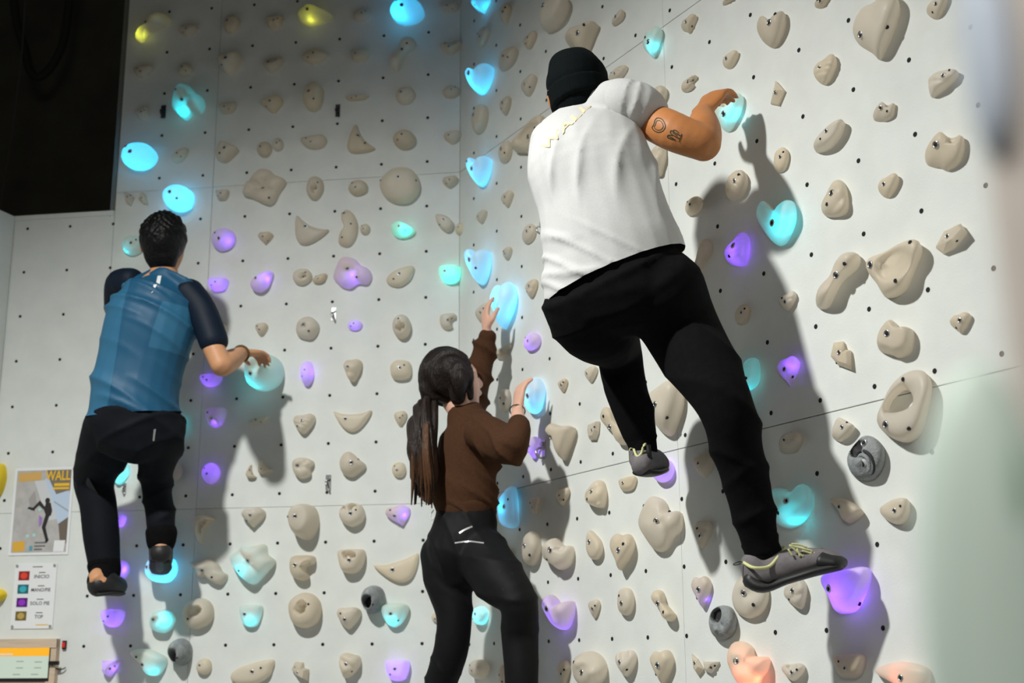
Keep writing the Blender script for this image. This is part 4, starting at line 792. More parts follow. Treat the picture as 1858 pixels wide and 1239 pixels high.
def two_tone(name, c1, c2, lo, hi, rough, spec, stretch=None):
    m = mat(name, c1, rough, spec=spec, noise=.3 if stretch else .05, nscale=30 if stretch else 20, bump=.5 if stretch else 0, bscale=45, stretch=stretch); nt = m.node_tree
    a = nt.nodes.new('ShaderNodeAttribute'); a.attribute_name = 'panel'
    r = nt.nodes.new('ShaderNodeMapRange'); r.inputs['From Min'].default_value = lo; r.inputs['From Max'].default_value = hi; nt.links.new(a.outputs['Fac'], r.inputs['Value'])
    mx = nt.nodes.new('ShaderNodeMix'); mx.data_type = 'RGBA'; mx.inputs[6].default_value = (*c1, 1); mx.inputs[7].default_value = (*c2, 1); nt.links.new(r.outputs[0], mx.inputs[0])
    for l in list(nt.links):
        if l.to_socket.name == 'Base Color': nt.links.remove(l)
    nt.links.new(mx.outputs[2], nt.nodes['Principled BSDF'].inputs['Base Color'])
    return m
def fold_fn(seed, amp, dirs, scale):
    """soft cloth folds: ridged waves running along given directions"""
    rng = np.random.RandomState(seed); ph = rng.uniform(0, 6, 12)
    def f(co):
        w = .03*np.c_[np.sin(co[:, 2]*9+ph[0])+np.sin(co[:, 0]*13+ph[1]), np.sin(co[:, 0]*11+ph[2]), np.sin(co[:, 1]*12+ph[3])+np.sin(co[:, 0]*7+ph[4])]
        q = co+w; o = np.zeros(len(co))
        for k, d in enumerate(dirs):
            d = np.array(d, float); d /= np.linalg.norm(d); u = q@d
            gate = np.clip(np.sin(q[:, 0]*8+ph[5+k])+np.sin(q[:, 2]*9+ph[6+k])+.3, 0, 1)
            o += (1-np.abs(np.sin(u*scale*(1+.37*k)+ph[k])))**2*gate
        return amp*(o-.3)
    return f
def limb_dir(a, b): return (Vector(b)-Vector(a)).normalized()
def hand(wrist, along, palm, size=1.0, curl=.9, right=True, spread=.012, thumb_out=1.0):
    """palm and five separate bent fingers; along = towards the knuckles, palm = the way the palm faces"""
    wrist = Vector(wrist); f = Vector(along).normalized(); p = Vector(palm); p = (p-f*p.dot(f)).normalized(); s = f.cross(p)*(1 if right else -1)
    S = []; L = .095*size
    S.append(tube([wrist-f*.015, wrist+f*.02*size, wrist+f*.055*size, wrist+f*L*.95], [(.025*size, .02*size), (.030*size, .018*size), (.040*size, .016*size), (.040*size, .013*size)], side=s))
    lens = [.068, .078, .073, .056]
    for k, ln in enumerate(lens):
        x = (1.5-k)*.0215*size; c = wrist+f*L*.9+s*x; d = f.copy(); pts = [c-f*.02, c]; rr = [.0095*size, .0095*size]
        for j, part in enumerate((.45, .31, .26)):
            a = curl*(.55, .85, .5)[j]
            d = (d*math.cos(a)+p*math.sin(a)).normalized(); dd = (d+s*(1.5-k)*spread*3).normalized()
            pts.append(pts[-1]+dd*ln*part*size*1.05); rr.append((.0092, .0083, .0070)[j]*size)
        S.append(tube(pts, rr, side=s, n=12, sub=3))
    b = wrist+f*.028*size+s*.026*size; d1 = (f*.55+s*.75*thumb_out+p*.35).normalized(); d2 = (f*.85+s*.3*thumb_out+p*.45).normalized(); d3 = (f*.8-s*.05+p*.6).normalized()
    S.append(tube([b-d1*.015, b+d1*.03*size, b+d1*.03*size+d2*.032*size, b+d1*.03*size+d2*.032*size+d3*.026*size], [.0125*size, .0125*size, .0105*size, .0085*size], n=12, sub=3))
    return S
def head(c, up, fwd, s=1.0):
    c = Vector(c); u = Vector(up).normalized(); f = Vector(fwd); f = (f-u*f.dot(u)).normalized(); r = f.cross(u)
    S = [ball(c+u*.018*s-f*.012*s, (r*.076*s, f*.094*s, u*.095*s)), tube([c+u*.03*s+f*.035*s, c-u*.04*s+f*.045*s, c-u*.088*s+f*.058*s], [(.066*s, .06*s), (.058*s, .052*s), (.034*s, .032*s)], side=r),
         tube([c+u*.02*s+f*.088*s, c-u*.015*s+f*.104*s, c-u*.022*s+f*.098*s], [.008*s, .014*s, .011*s], n=12),
         tube([c-r*.022*s-u*.052*s+f*.092*s, c-u*.05*s+f*.099*s, c+r*.022*s-u*.052*s+f*.092*s], [.006*s, .010*s, .006*s], n=10),
         tube([c-r*.05*s+u*.024*s+f*.072*s, c+u*.028*s+f*.088*s, c+r*.05*s+u*.024*s+f*.072*s], [.008*s, .010*s, .008*s], n=10)]
    for k in (-1, 1):
        S.append(ball(c+r*k*.082*s-u*.005*s-f*.012*s, (r*.008*s+f*-.006*k*k*s, f*.020*s-r*k*.006*s, u*.032*s)))
        S.append(ball(c+r*k*.031*s+u*.006*s+f*.079*s, (r*.013*s, f*.012*s, u*.010*s)))
    return S
def eyes(parent, c, up, fwd, s=1.0):
    c = Vector(c); u = Vector(up).normalized(); f = Vector(fwd); f = (f-u*f.dot(u)).normalized(); r = f.cross(u)
    for k in (-1, 1):
        o = add('eye', *ball(c+r*k*.031*s+u*.006*s+f*.083*s, (r*.010*s, f*.009*s, u*.0065*s)), mat('eye_dark', (.05, .04, .035), .2), parent, True)
def decal(name, pts2d, faces, y0, bvh, m, parent, lift=.0012):
    """lay a flat print or ink drawing on a body surface"""
    V = []
    for (x, y) in pts2d:
        r = ray(x, y); h = bvh.ray_cast(Vector((0, 0, EYE)), r.normalized())
        V.append((h[0]-r.normalized()*lift) if h[0] is not None else P(x, y, y0))
    return add(name, V, faces, m, parent)
def bvh_of(o):
    me = o.data; return BVHTree.FromPolygons([v.co.copy() for v in me.vertices], [tuple(p.vertices) for p in me.polygons])
def ribbon(pts, w, closed=False, sub=4):
    """ink line as a strip of quads in the picture of the surface"""
    q = spline([list(p) for p in (pts+[pts[0]] if closed else pts)], sub); V, F = [], []
    for i in range(len(q)):
        t = q[min(i+1, len(q)-1)]-q[max(i-1, 0)]; t = t/(np.linalg.norm(t)+1e-9); n = np.array([-t[1], t[0]])*w/2
        V += [tuple(q[i]+n), tuple(q[i]-n)]
    F = [(2*i, 2*i+1, 2*i+3, 2*i+2) for i in range(len(q)-1)]
    return V, F

SKIN_A = mat('skin_warm', (.60, .30, .155), .5, noise=.08, nscale=18, bump=.05, bscale=150)
SKIN_B = mat('skin_fair', (.70, .41, .30), .5, noise=.05, nscale=18)
SKIN_C = mat('skin_tan', (.50, .20, .068), .5, noise=.1, nscale=16, bump=.05, bscale=150)
BLACK_CLOTH = mat('black_fleece', (.0045, .0045, .005), .9, noise=.2, nscale=60, bump=.1, bscale=300, spec=.07)
NAVY_TECH = mat('black_trousers', (.006, .007, .010), .75, noise=.2, nscale=20, spec=.12)
STRETCH = mat('black_stretch', (.006, .006, .0065), .65, noise=.15, nscale=40, spec=.15)
GREY_JERSEY = mat('grey_marl', (.55, .55, .54), .85, noise=.05, nscale=240, bump=.10, bscale=500)
NAVY = mat('navy_sleeve', (.004, .010, .022), .6, spec=.2)
BROWN = mat('brown_sweat', (.062, .028, .014), .9, noise=.12, nscale=120, bump=.12, bscale=350, spec=.1)
HAIR_B = mat('black_hair', (.004, .004, .004), .42, spec=.2, noise=.4, nscale=50, bump=.5, bscale=90)
HAIR_D = mat('dark_brown_hair', (.010, .0055, .004), .36, spec=.22, noise=.5, nscale=30, bump=.5, bscale=45, stretch=(9, 9, .6))
HAIR_T = mat('brown_hair_tips', (.085, .036, .014), .38, noise=.5, nscale=30, bump=.5, bscale=45, stretch=(9, 9, .6))
KNIT = mat('black_knit', (.0035, .0055, .006), .9, noise=.2, nscale=200, bump=.3, bscale=400, spec=.08)
RUBBER = mat('black_rubber', (.014, .014, .014), .5, spec=.4); SHOE_G = mat('grey_suede', (.16, .145, .15), .75, noise=.2, nscale=50)
LIME = mat('lime_trim', (.62, .62, .30), .7); INKT = mat('tattoo_ink', (.035, .04, .022), .6); GOLD = mat('gold_print', (.80, .65, .40), .7)
WHITE_P = mat('white_print', (.8, .82, .82), .6); KNEE = mat('knee_patch', (.03, .032, .042), .7, noise=.3, nscale=15); ZIP = mat('zip_grey', (.5, .5, .5), .35, metal=.6)

# ---- climber with dark hair and teal shirt (left)
def man_left():
    hp, ch, nk, hd = P(243, 768, 5.0), P(272, 600, 4.97), P(298, 502, 5.02), P(297, 443, 5.02)
    shR, elR, wrR = P(352, 548, 4.98), P(402, 664, 4.93), P(440, 640, 5.13)
    shL, elL, wrL = P(228, 520, 5.05), P(225, 600, 5.22), P(252, 560, 5.33)
    hL, kL, aL = P(198, 785, 5.0), P(171, 868, 5.26), P(192, 1035, 5.22)
    hR, kR, aR = P(290, 785, 4.98), P(284, 872, 5.2), P(292, 985, 5.2)
    toeL, heelL = P(218, 1064, 5.2), P(176, 1062, 5.12)
    toeR, heelR = P(291, 1027, 5.33), P(292, 1003, 5.18)
    ax = (1, .1, -.25)
    sk = head(hd, (.02, .12, 1), (.28, 1, .06), 1.0)
    sk += [tube([nk+Vector((0, .0, -.04)), nk, hd-Vector((0, 0, .06))], [.062, .055, .052])]
    sk += [tube([hp, P(255, 690, 4.98), ch, P(285, 535, 4.99), nk], [(.12, .085), (.115, .085), (.125, .085), (.10, .065), (.055, .05)], side=ax)]
    sk += [tube([P(362, 570, 4.97), (shR+elR)/2, elR], [.044, .044, .040]), tube([elR, elR*.55+wrR*.45, wrR], [.042, .042, .026]), tube([P(224, 530, 5.07), elL, wrL], [.04, .036, .027])]
    sk += hand(wrR, (.55, .8, .16), (.15, .25, -1), .95, .85, True) + hand(wrL, (.1, 1, .2), (0, .2, -1), .95, .9, False)
    LEG1 = ([P(200, 775, 5.02), P(190, 815, 5.12), P(170, 868, 5.25), P(178, 915, 5.24), P(184, 975, 5.23), P(190, 1030, 5.22)], [.105, .105, .082, .074, .072, .062])
    LEG2 = ([P(292, 775, 5.0), P(287, 820, 5.1), P(283, 872, 5.19), P(290, 930, 5.2), P(293, 975, 5.2)], [.098, .085, .062, .058, .056])
    for pp, rr in (LEG1, LEG2): sk += [tube(pp, [q*.62 for q in rr])]
    sk += [tube([LEG1[0][-1], aL], [.04, .036]), tube([LEG2[0][-1], aR], [.036, .036])]
    sk += [tube([aL, heelL+Vector((0, 0, .02)), toeL], [.034, .034, .02]), tube([aR, heelR, toeR], [.034, .032, .018])]
    b = fuse('person', sk, .0065, 3, SKIN_A)
    tag(b, 'climber with short black hair in teal shirt and black trousers', 'person')
    f1 = fold_fn(4, .015, [(.55, 0, 1), (.35, 0, 1)], 24)
    sh = [tube([P(242, 772, 4.985), P(246, 705, 4.98), P(258, 650, 4.98), P(272, 595, 4.97), P(284, 552, 4.98), P(291, 524, 5.01)], [(.176, .12), (.170, .12), (.172, .122), (.180, .125), (.165, .11), (.10, .078)], side=ax),
          tube([P(245, 520, 5.03), P(290, 516, 5.01), P(338, 530, 4.99)], [.05, .054, .058])]
    axis = [np.array(P(243, 742, 4.985)), np.array(P(291, 512, 5.01))]; sd = np.array([.96, .1, -.25]); sd /= np.linalg.norm(sd)
    def lat(c):
        d = axis[1]-axis[0]; t = np.clip(((c-axis[0])@d)/(d@d), 0, 1); return (c-axis[0]-t[:, None]*d)@sd, t
    def pick(c):
        l, t = lat(c); a1 = (-.075-.02*t)-l; a2 = np.minimum(np.minimum(l-(.01+.05*t), (t-.42)*.3), (.78-t)*.3); return np.maximum(a1, a2)
    s = fuse('shirt', sh, .008, 3, None, b, folds=f1, hem=(P(243, 748, 4.9), Vector((.06, .1, -1))), mats=[two_tone('teal_shirt', (.010, .082, .165), (.025, .13, .235), -.0015, .0015, .55, .35)], pick=pick)
    fuse('sleeve', [tube([P(340, 532, 4.99), P(366, 565, 4.97), P(388, 622, 4.945)], [.066, .060, .056])], .007, 3, NAVY, b, folds=fold_fn(8, .004, [(1, 0, .4)], 30))
    fuse('sleeve', [tube([P(240, 512, 5.03), P(216, 516, 5.07), P(212, 560, 5.16)], [.058, .056, .05])], .007, 3, NAVY, b, folds=fold_fn(9, .004, [(1, 0, .4)], 30))
    bv = bvh_of(s)
    decal('logo', [(286, 500), (293, 500), (289, 520), (282, 519)], [(0, 1, 2, 3)], 4.9, bv, WHITE_P, b); decal('logo', [(279, 516), (285, 516), (278, 529), (274, 532)], [(0, 1, 2, 3)], 4.9, bv, WHITE_P, b)
    tr = [tube([P(243, 752, 4.99), P(242, 772, 4.99), P(240, 792, 5.01)], [(.174, .122), (.180, .125), (.155, .125)], side=ax),
          tube(*LEG1), tube(*LEG2)]
    t = fuse('trousers', tr, .008, 4, NAVY_TECH, b, folds=fold_fn(12, .009, [(.4, 0, 1), (-.3, 0, 1)], 24))
    fuse('trouser_cuff', [tube([P(188, 1022, 5.22), P(192, 1040, 5.22)], [.064, .06])], .007, 2, BLACK_CLOTH, t); fuse('trouser_cuff', [tube([P(293, 965, 5.2), P(292, 985, 5.2)], [.062, .056])], .007, 2, BLACK_CLOTH, t)
    bt = bvh_of(t)
    decal('knee_patch', [(136, 872), (160, 866), (180, 900), (200, 935), (150, 938), (140, 905)], [(0, 1, 2, 5), (5, 2, 3, 4)], 5.1, bt, KNEE, t); decal('zip', [(279, 779), (283, 778), (280, 800), (277, 800)], [(0, 1, 2, 3)], 4.9, bt, ZIP, t)
    fuse('belt', [tube([P(243, 750, 4.99), P(243, 764, 4.99)], [(.160, .112), (.168, .117)], side=ax)], .008, 2, BLACK_CLOTH, b)
    fuse('sock', [tube([P(190, 1032, 5.22), P(180, 1056, 5.14)], [.05, .048])], .007, 2, BLACK_CLOTH, b)
    for nm, pts, rr, tp in (('shoe', [P(174, 1062, 5.13), P(195, 1060, 5.16), P(216, 1064, 5.22)], [.042, .044, .036], aL), ('shoe', [P(292, 1002, 5.17), P(292, 1014, 5.25), P(291, 1026, 5.33)], [.042, .046, .036], aR)):
        so = fuse(nm, [tube(pts, rr), tube([tp+Vector((0, 0, -.008)), pts[0]*.5+pts[1]*.5], [.046, .046])], .006, 3, RUBBER, b)
        c = (pts[0]+pts[1])/2
        add('strap', *torus(tp+Vector((0, -.0, -.022)), (0, .3, 1), .041, .006, 20, 6), BLACK_CLOTH, so, True)
        add('sole', *tube([p-Vector((0, 0, r*.75)) for p, r in zip(pts, rr)], [(r*.95, .010) for r in rr], side=(1, 0, 0)), mat('sole_dark', (.02, .02, .02), .6), so, True)
    c = hd; hr = [ball(c+Vector((0, -.012, .022)), (Vector((.090, .02, 0)), Vector((-.02, .106, 0)), Vector((0, .01, .110)))), tube([c+Vector((0, -.035, .02)), c+Vector((.004, -.035, -.055)), c+Vector((.006, -.02, -.088))], [(.078, .07), (.07, .055), (.056, .04)])]
    def curls(co):
        return .0045*(np.sin(co[:, 0]*190+co[:, 2]*60)*np.sin(co[:, 2]*170+co[:, 1]*90)+.6*np.sin(co[:, 0]*90-co[:, 2]*120))*np.clip((co[:, 2]-c.z+.03)*14, 0, 1)
    fr = np.array(Vector((.28, 1, .06)).normalized())
    fuse('hair', hr, .005, 2, HAIR_B, b, folds=curls, cut=lambda co: ((co-np.array(c))@fr > .055) & (co[:, 2] < c.z+.05))
    w2 = wrR+(elR-wrR).normalized()*.012
    add('wristband', *torus(w2, (elR-wrR), .031, .0045, 22, 8), mat('brown_cord', (.12, .07, .03), .8), b, True)
    eyes(b, hd, (.02, .12, 1), (.28, 1, .06))
    return b
man_left()

# ---- woman in the brown sweatshirt (middle)
def woman():
    hd = P(822, 694, 4.710); nk = P(838, 752, 4.690)
    up, fw = (-.16, -.05, 1), (.93, .36, .28)
    ch, hp = P(852, 815, 4.680), P(843, 960, 4.680)
    shR, elR, wrR = P(893, 778, 4.550), P(925, 818, 4.40), P(939, 748, 4.560)
    shL, elL, wrL = P(852, 757, 4.810), P(872, 668, 4.850), P(884, 606, 4.830)
    hL, kL, aL = P(812, 1010, 4.730), P(826, 1130, 4.680), P(792, 1330, 4.750)
    hR, kR, aR = P(872, 1015, 4.630), P(940, 1095, 4.450), P(946, 1310, 4.47)
    ax = (.75, -.65, 0)
    sk = head(hd, up, fw, .97)
    sk += [tube([nk-Vector((0, 0, .05)), nk, hd-Vector((-.0, 0, .06))], [.055, .045, .046])]
    sk += [tube([hp, P(847, 890, 4.680), ch, P(850, 775, 4.690), nk], [(.10, .075), (.09, .075), (.10, .078), (.085, .055), (.042, .04)], side=ax)]
    sk += [tube([shR-Vector((.0, 0, .02)), P(905, 800, 4.490), P(926, 810, 4.410)], [.034, .036, .034]), tube([P(926, 810, 4.410), P(938, 790, 4.430), P(940, 772, 4.460), wrR], [.034, .032, .028, .023]), tube([shL, P(862, 710, 4.830), P(874, 655, 4.850)], [.036, .035, .034]), tube([P(874, 655, 4.850), P(880, 625, 4.840), wrL], [.034, .030, .023])]
    sk += hand(wrR, (.10, .18, 1), (.85, .45, -.1), .9, .55, True, .03) + hand(wrL, (-.10, .12, 1), (.9, .3, .0), .9, .45, False, .03)
    LEG1 = ([P(806, 1000, 4.730), P(815, 1060, 4.710), P(824, 1120, 4.690), P(818, 1180, 4.700), P(800, 1240, 4.730), P(794, 1300, 4.750)], [.088, .082, .064, .062, .058, .055])
    LEG2 = ([P(868, 1000, 4.650), P(905, 1050, 4.530), P(940, 1092, 4.450), P(943, 1150, 4.490), P(946, 1220, 4.48), P(946, 1290, 4.48)], [.098, .09, .066, .064, .058, .055])
    for pp, rr, e in ((*LEG1, aL), (*LEG2, aR)): sk += [tube(pp+[e], [q*.66 for q in rr]+[.034])]
    sk += [tube([aL, aL+Vector((0, 0, -.05)), aL+Vector((.06, .09, -.075))], [.034, .036, .024]), tube([aR, aR+Vector((0, 0, -.05)), aR+Vector((.08, .1, -.075))], [.034, .036, .024])]
    b = fuse('person', sk, .006, 3, SKIN_B)
    tag(b, 'woman with long ponytail in brown sweatshirt reaching up the corner', 'person')
    eyes(b, hd, up, fw, .97)
    sh = [tube([P(845, 922, 4.680), P(843, 895, 4.680), P(845, 860, 4.680), P(850, 815, 4.680), P(852, 780, 4.680), P(846, 752, 4.690)], [(.118, .10), (.124, .108), (.12, .105), (.125, .105), (.115, .09), (.06, .055)], side=ax),
          tube([shR-Vector((.04, 0, .01)), P(905, 800, 4.490), P(928, 812, 4.400)], [.072, .072, .062]), tube([P(928, 812, 4.400), P(938, 790, 4.430), P(940, 772, 4.460)], [.062, .05, .037]),
          tube([shL, P(862, 710, 4.830), P(874, 655, 4.850)], [.062, .054, .050]), tube([P(874, 655, 4.850), P(880, 625, 4.840), P(884, 612, 4.830)], [.050, .042, .033])]
    sh += [tube([P(842, 775, 4.68), P(836, 752, 4.69)], [.068, .056])]
    s = fuse('sweatshirt', sh, .0075, 4, BROWN, b, folds=fold_fn(21, .016, [(.75, -.3, .7), (.4, 0, 1)], 27))
    fuse('hem_band', [tube([P(846, 918, 4.680), P(847, 932, 4.680)], [(.118, .10), (.112, .096)], side=ax)], .0075, 2, BROWN, s)
    for a, c, r in ((P(940, 780, 4.450), P(941, 768, 4.465), .037), (P(882, 622, 4.840), P(885, 609, 4.830), .034)): fuse('cuff', [tube([a, c], [r, r])], .006, 2, BROWN, s)
    tr = [tube([P(848, 925, 4.680), P(843, 955, 4.680), P(838, 1000, 4.680), P(838, 1035, 4.690)], [(.112, .09), (.122, .105), (.132, .12), (.10, .10)], side=ax),
          tube(*LEG1), tube(*LEG2)]
    t = fuse('trousers', tr, .0075, 4, STRETCH, b, folds=fold_fn(25, .006, [(.3, 0, 1), (.8, 0, .6)], 30))
    bt = bvh_of(t)
    decal('zip', *ribbon([(833, 967), (845, 960), (857, 955)], 3.2), 4.4, bt, ZIP, t); decal('zip', *ribbon([(825, 985), (850, 982), (878, 985)], 2.6), 4.4, bt, ZIP, t)
    decal('knee_patch', [(905, 1035), (930, 1040), (968, 1080), (972, 1098), (930, 1100), (912, 1070)], [(0, 1, 2, 5), (5, 2, 3, 4)], 4.3, bt, KNEE, t)
    add('belt_loop', *wire([P(787, 925, 4.630), P(781, 935, 4.630), P(783, 943, 4.630), P(788, 938, 4.630)], .002), WHITE_P, t, True)
    for tp in (aL, aR):
        so = fuse('shoe', [tube([tp+Vector((-.03, -.06, -.07)), tp+Vector((.01, .0, -.065)), tp+Vector((.07, .1, -.08))], [.034, .042, .032]), tube([tp, tp+Vector((0, 0, -.06))], [.04, .042])], .007, 3, RUBBER, b)
        add('sole', *tube([tp+Vector((-.03, -.06, -.1)), tp+Vector((.01, .0, -.102)), tp+Vector((.07, .1, -.105))], [(.03, .01), (.038, .01), (.03, .01)], side=(.8, -.5, 0)), RUBBER, so, True)
    u = Vector(up).normalized(); f = Vector(fw); f = (f-u*f.dot(u)).normalized(); r = f.cross(u)
    hr = [ball(hd+u*.024-f*.022, (r*.090, f*.102, u*.108)), tube([hd-f*.05+u*.02, hd-f*.085-u*.03, P(782, 722, 4.690)], [(.075, .07), (.05, .05), (.03, .03)]),
          tube([hd+u*.08+f*.0, hd+r*.078-f*.005+u*.01, hd+r*.066-f*.02-u*.07], [.04, .036, .026]), tube([hd+u*.085+f*.05, hd+r*.076+f*.04+u*.01, hd+r*.07+f*.03-u*.075], [.018, .016, .008]), tube([hd+u*.09+f*.03, hd-r*.072+f*.045+u*.02, hd-r*.078+f*.03-u*.05], [.03, .022, .014])]
    fn = np.array(f); c0 = np.array(hd); un = np.array(u)
    def strand(co): return .003*np.sin((co@np.array(r))*150+np.sin((co@un)*20)*2)+.002*np.sin((co@np.array(r))*310)
    fuse('hair', hr, .0055, 2, HAIR_D, b, folds=strand, cut=lambda co: ((co-c0)@fn > .062) & ((co-c0)@un < .065))
    pt = fuse('ponytail', [tube([P(780, 722, 4.680), P(768, 760, 4.630), P(766, 810, 4.600), P(772, 860, 4.590), P(776, 905, 4.600)], [.026, .048, .058, .05, .022])], .006, 2, HAIR_D, b,
              folds=lambda co: .005*np.sin(co[:, 0]*170+np.sin(co[:, 2]*14)*3)+.003*np.sin(co[:, 0]*330+co[:, 2]*20), mats=[two_tone('ponytail_hair', (.016, .009, .006), (.085, .036, .014), -.06, .10, .36, .3, (9, 9, .6))], pick=lambda c: P(770, 850, 4.6).z-c[:, 2]-.03*np.sin(c[:, 0]*260))
    for k in range(24):
        a = random.uniform(-.04, .04); dx = random.uniform(-14, 16)
        ln = random.uniform(-25, 22)
        add('hair_lock', *tube([P(768+dx*.6, 770, 4.60+a), P(764+dx, 820, 4.57+a), P(766+dx*1.3, 868+ln*.5, 4.57+a), P(766+dx*1.5, 900+ln, 4.59+a)], [.008, .009, .006, .002], n=8, sub=4), HAIR_T if k % 3 else HAIR_D, pt, True)
    add('hair_tie', *torus(P(779, 728, 4.680), (-.5, -.2, -.8), .027, .008, 20, 8), mat('black_elastic', (.01, .01, .01), .6), b, True)
    add('bracelet', *torus(wrR+Vector((0, 0, .005)), (wrR-elR), .0265, .0022, 24, 6), mat('dark_cord', (.06, .05, .045), .6), b, True)
woman()

# ---- climber with the black beanie (right)
def man_right():
    hd = P(1050, 172, 3.500); nk = P(1064, 222, 3.480)
    up, fw = (-.16, -.05, 1), (-.05, .95, .25)
    ch, hp = P(1078, 310, 3.400), P(1135, 525, 3.340)
    shR, elR, wrR = P(1138, 198, 3.42), P(1276, 260, 3.37), P(1276, 206, 3.50)
    shL, elL, wrL = P(1000, 262, 3.520), P(1015, 330, 3.8), P(1055, 300, 4.02)
    hR, kR, aR = P(1195, 530, 3.320), P(1316, 738, 3.225), P(1384, 1000, 3.305)
    hL, kL, aL = P(1072, 565, 3.390), P(1120, 640, 3.72), P(1166, 800, 3.74)
    ax = (1, -.25, -.1)
    sk = head(hd, up, fw, 1.0)
    sk += [tube([nk-Vector((0, 0, .05)), nk, hd-Vector((0, 0, .06))], [.064, .058, .056])]
    sk += [tube([hp, P(1110, 430, 3.360), ch, P(1066, 250, 3.480), nk], [(.125, .088), (.12, .088), (.125, .09), (.10, .07), (.055, .05)], side=ax)]
    sk += [tube([shR, P(1170, 214, 3.450), P(1225, 240, 3.380), elR], [.058, .052, .054, .048]), tube([elR+Vector((0, 0, -.005)), elR*.6+wrR*.4+Vector((0, 0, .0)), wrR], [.048, .05, .031]), tube([shL, elL, wrL], [.055, .045, .03])]
    sk += hand(wrR, (.42, .42, .75), (.55, .6, -.45), 1.08, .9, True, .0) + hand(wrL, (.1, 1, .1), (0, .2, -1), 1.0, .9, False)
    LEG1 = ([P(1062, 545, 3.370), P(1080, 585, 3.440), P(1120, 632, 3.7), P(1130, 680, 3.72), P(1144, 735, 3.73), P(1160, 785, 3.74), P(1164, 802, 3.74)], [.118, .112, .072, .066, .060, .052, .042])
    LEG2 = ([P(1195, 520, 3.310), P(1235, 595, 3.365), P(1280, 670, 3.285), P(1318, 742, 3.225), P(1342, 830, 3.255), P(1366, 925, 3.285), P(1382, 1000, 3.305)], [.118, .104, .088, .072, .064, .056, .046])
    for pp, rr in (LEG1, LEG2): sk += [tube(pp, [q*.7 for q in rr])]
    sk += [tube([aR, P(1385, 1040, 3.305), P(1450, 1025, 3.285), P(1520, 1024, 3.255)], [.038, .036, .03, .016]), tube([aL, P(1168, 835, 3.76), P(1198, 842, 3.88)], [.036, .034, .018])]
    b = fuse('person', sk, .0065, 3, SKIN_C)
    tag(b, 'climber in black beanie, grey T-shirt and black trousers with tattooed arm', 'person')
    eyes(b, hd, up, fw)
    g = fold_fn(31, .0115, [(1, 0, .12), (1, 0, -.22)], 30); g2 = fold_fn(33, .010, [(-.35, 0, 1), (.3, 0, 1)], 34)
    zl = P(1050, 430, 3.340).z
    def shirt_folds(co):
        k = np.clip((co[:, 2]-zl)*9+.2, 0, 1); kt = np.clip((zl+.33-co[:, 2])*6, .12, 1); return g(co)*k*kt+np.maximum(g2(co), -.001)*(1-k)
    hem_n = np.array(limb_dir(P(1005, 528, 3.240), P(1240, 440, 3.240)).cross(Vector((0, 1, 0)))); hem_p = np.array(P(1110, 482, 3.240))
    sh = [tube([P(1122, 535, 3.360), P(1114, 470, 3.360), P(1104, 430, 3.360), P(1088, 365, 3.370), P(1070, 302, 3.390), P(1064, 248, 3.470), P(1070, 208, 3.490)], [(.200, .148), (.192, .145), (.182, .138), (.172, .128), (.172, .122), (.15, .10), (.085, .07)], side=ax),
          tube([P(1008, 262, 3.500), P(1060, 222, 3.500), P(1115, 188, 3.430), P(1140, 185, 3.410)], [.07, .075, .068, .06])]
    s = fuse('t_shirt', sh, .008, 3, GREY_JERSEY, b, folds=shirt_folds, hem=(Vector(hem_p), Vector(hem_n)*(-1 if hem_n[2] > 0 else 1)))
    fuse('sleeve', [tube([P(1118, 188, 3.430), P(1148, 190, 3.410), P(1176, 205, 3.440)], [.072, .072, .066])], .0075, 3, GREY_JERSEY, s, folds=fold_fn(36, .008, [(.6, 0, .9)], 45), cut=None)
    fuse('sleeve', [tube([P(1005, 258, 3.510), P(1000, 280, 3.65), P(1005, 305, 3.72)], [.068, .066, .06])], .0075, 3, GREY_JERSEY, s)
    tr = [tube([P(1118, 465, 3.360), P(1126, 505, 3.340), P(1133, 545, 3.340)], [(.150, .105), (.172, .122), (.182, .132)], side=ax),
          tube(*LEG1), tube(*LEG2)]
    t = fuse('trousers', tr, .0085, 5, BLACK_CLOTH, b, folds=fold_fn(41, .009, [(.6, 0, 1), (-.4, 0, 1)], 25))
    fuse('trouser_cuff', [tube([P(1378, 975, 3.305), P(1386, 1018, 3.305)], [.048, .042])], .007, 2, BLACK_CLOTH, t, folds=fold_fn(43, .004, [(0, 0, 1)], 60)); fuse('trouser_cuff', [tube([P(1160, 780, 3.74), P(1166, 806, 3.745)], [.05, .041])], .007, 2, BLACK_CLOTH, t, folds=fold_fn(44, .004, [(0, 0, 1)], 60))
    # beanie with folded brim
    u = Vector(up).normalized(); f = Vector(fw); f = (f-u*f.dot(u)).normalized(); r = f.cross(u)
    bu = (u*1.0+r*-.18).normalized()
    bn = fuse('beanie', [ball(hd+u*.035-f*.012, (r*.088, f*.104, u*.10)), tube([hd+u*.03-f*.015, hd-u*.035-f*.02], [(.087, .1), (.078, .088)], side=r)], .006, 3, KNIT, b,
              folds=lambda co: .004*np.sin(co[:, 2]*70+co[:, 0]*25)*np.clip((co[:, 2]-hd.z)*12, 0, 1), cut=lambda co: ((co-np.array(hd))@np.array(f) > .05) & ((co-np.array(hd))@np.array(u) < .02))
    fuse('brim', [tube([hd-u*.04-f*.022-bu*.0, hd+u*.012-f*.016], [(.086, .096), (.0925, .105)], side=r, cap=False)], .006, 2, KNIT, bn, cut=lambda co: ((co-np.array(hd))@np.array(f) > .05) & ((co-np.array(hd))@np.array(u) < .0))
    # tattoos on the upper arm
    bb = bvh_of(b)
    hx = [(1188, 218), (1192, 214), (1199, 215), (1204, 220), (1207, 229), (1203, 237), (1195, 240), (1187, 237), (1183, 231), (1186, 226)]
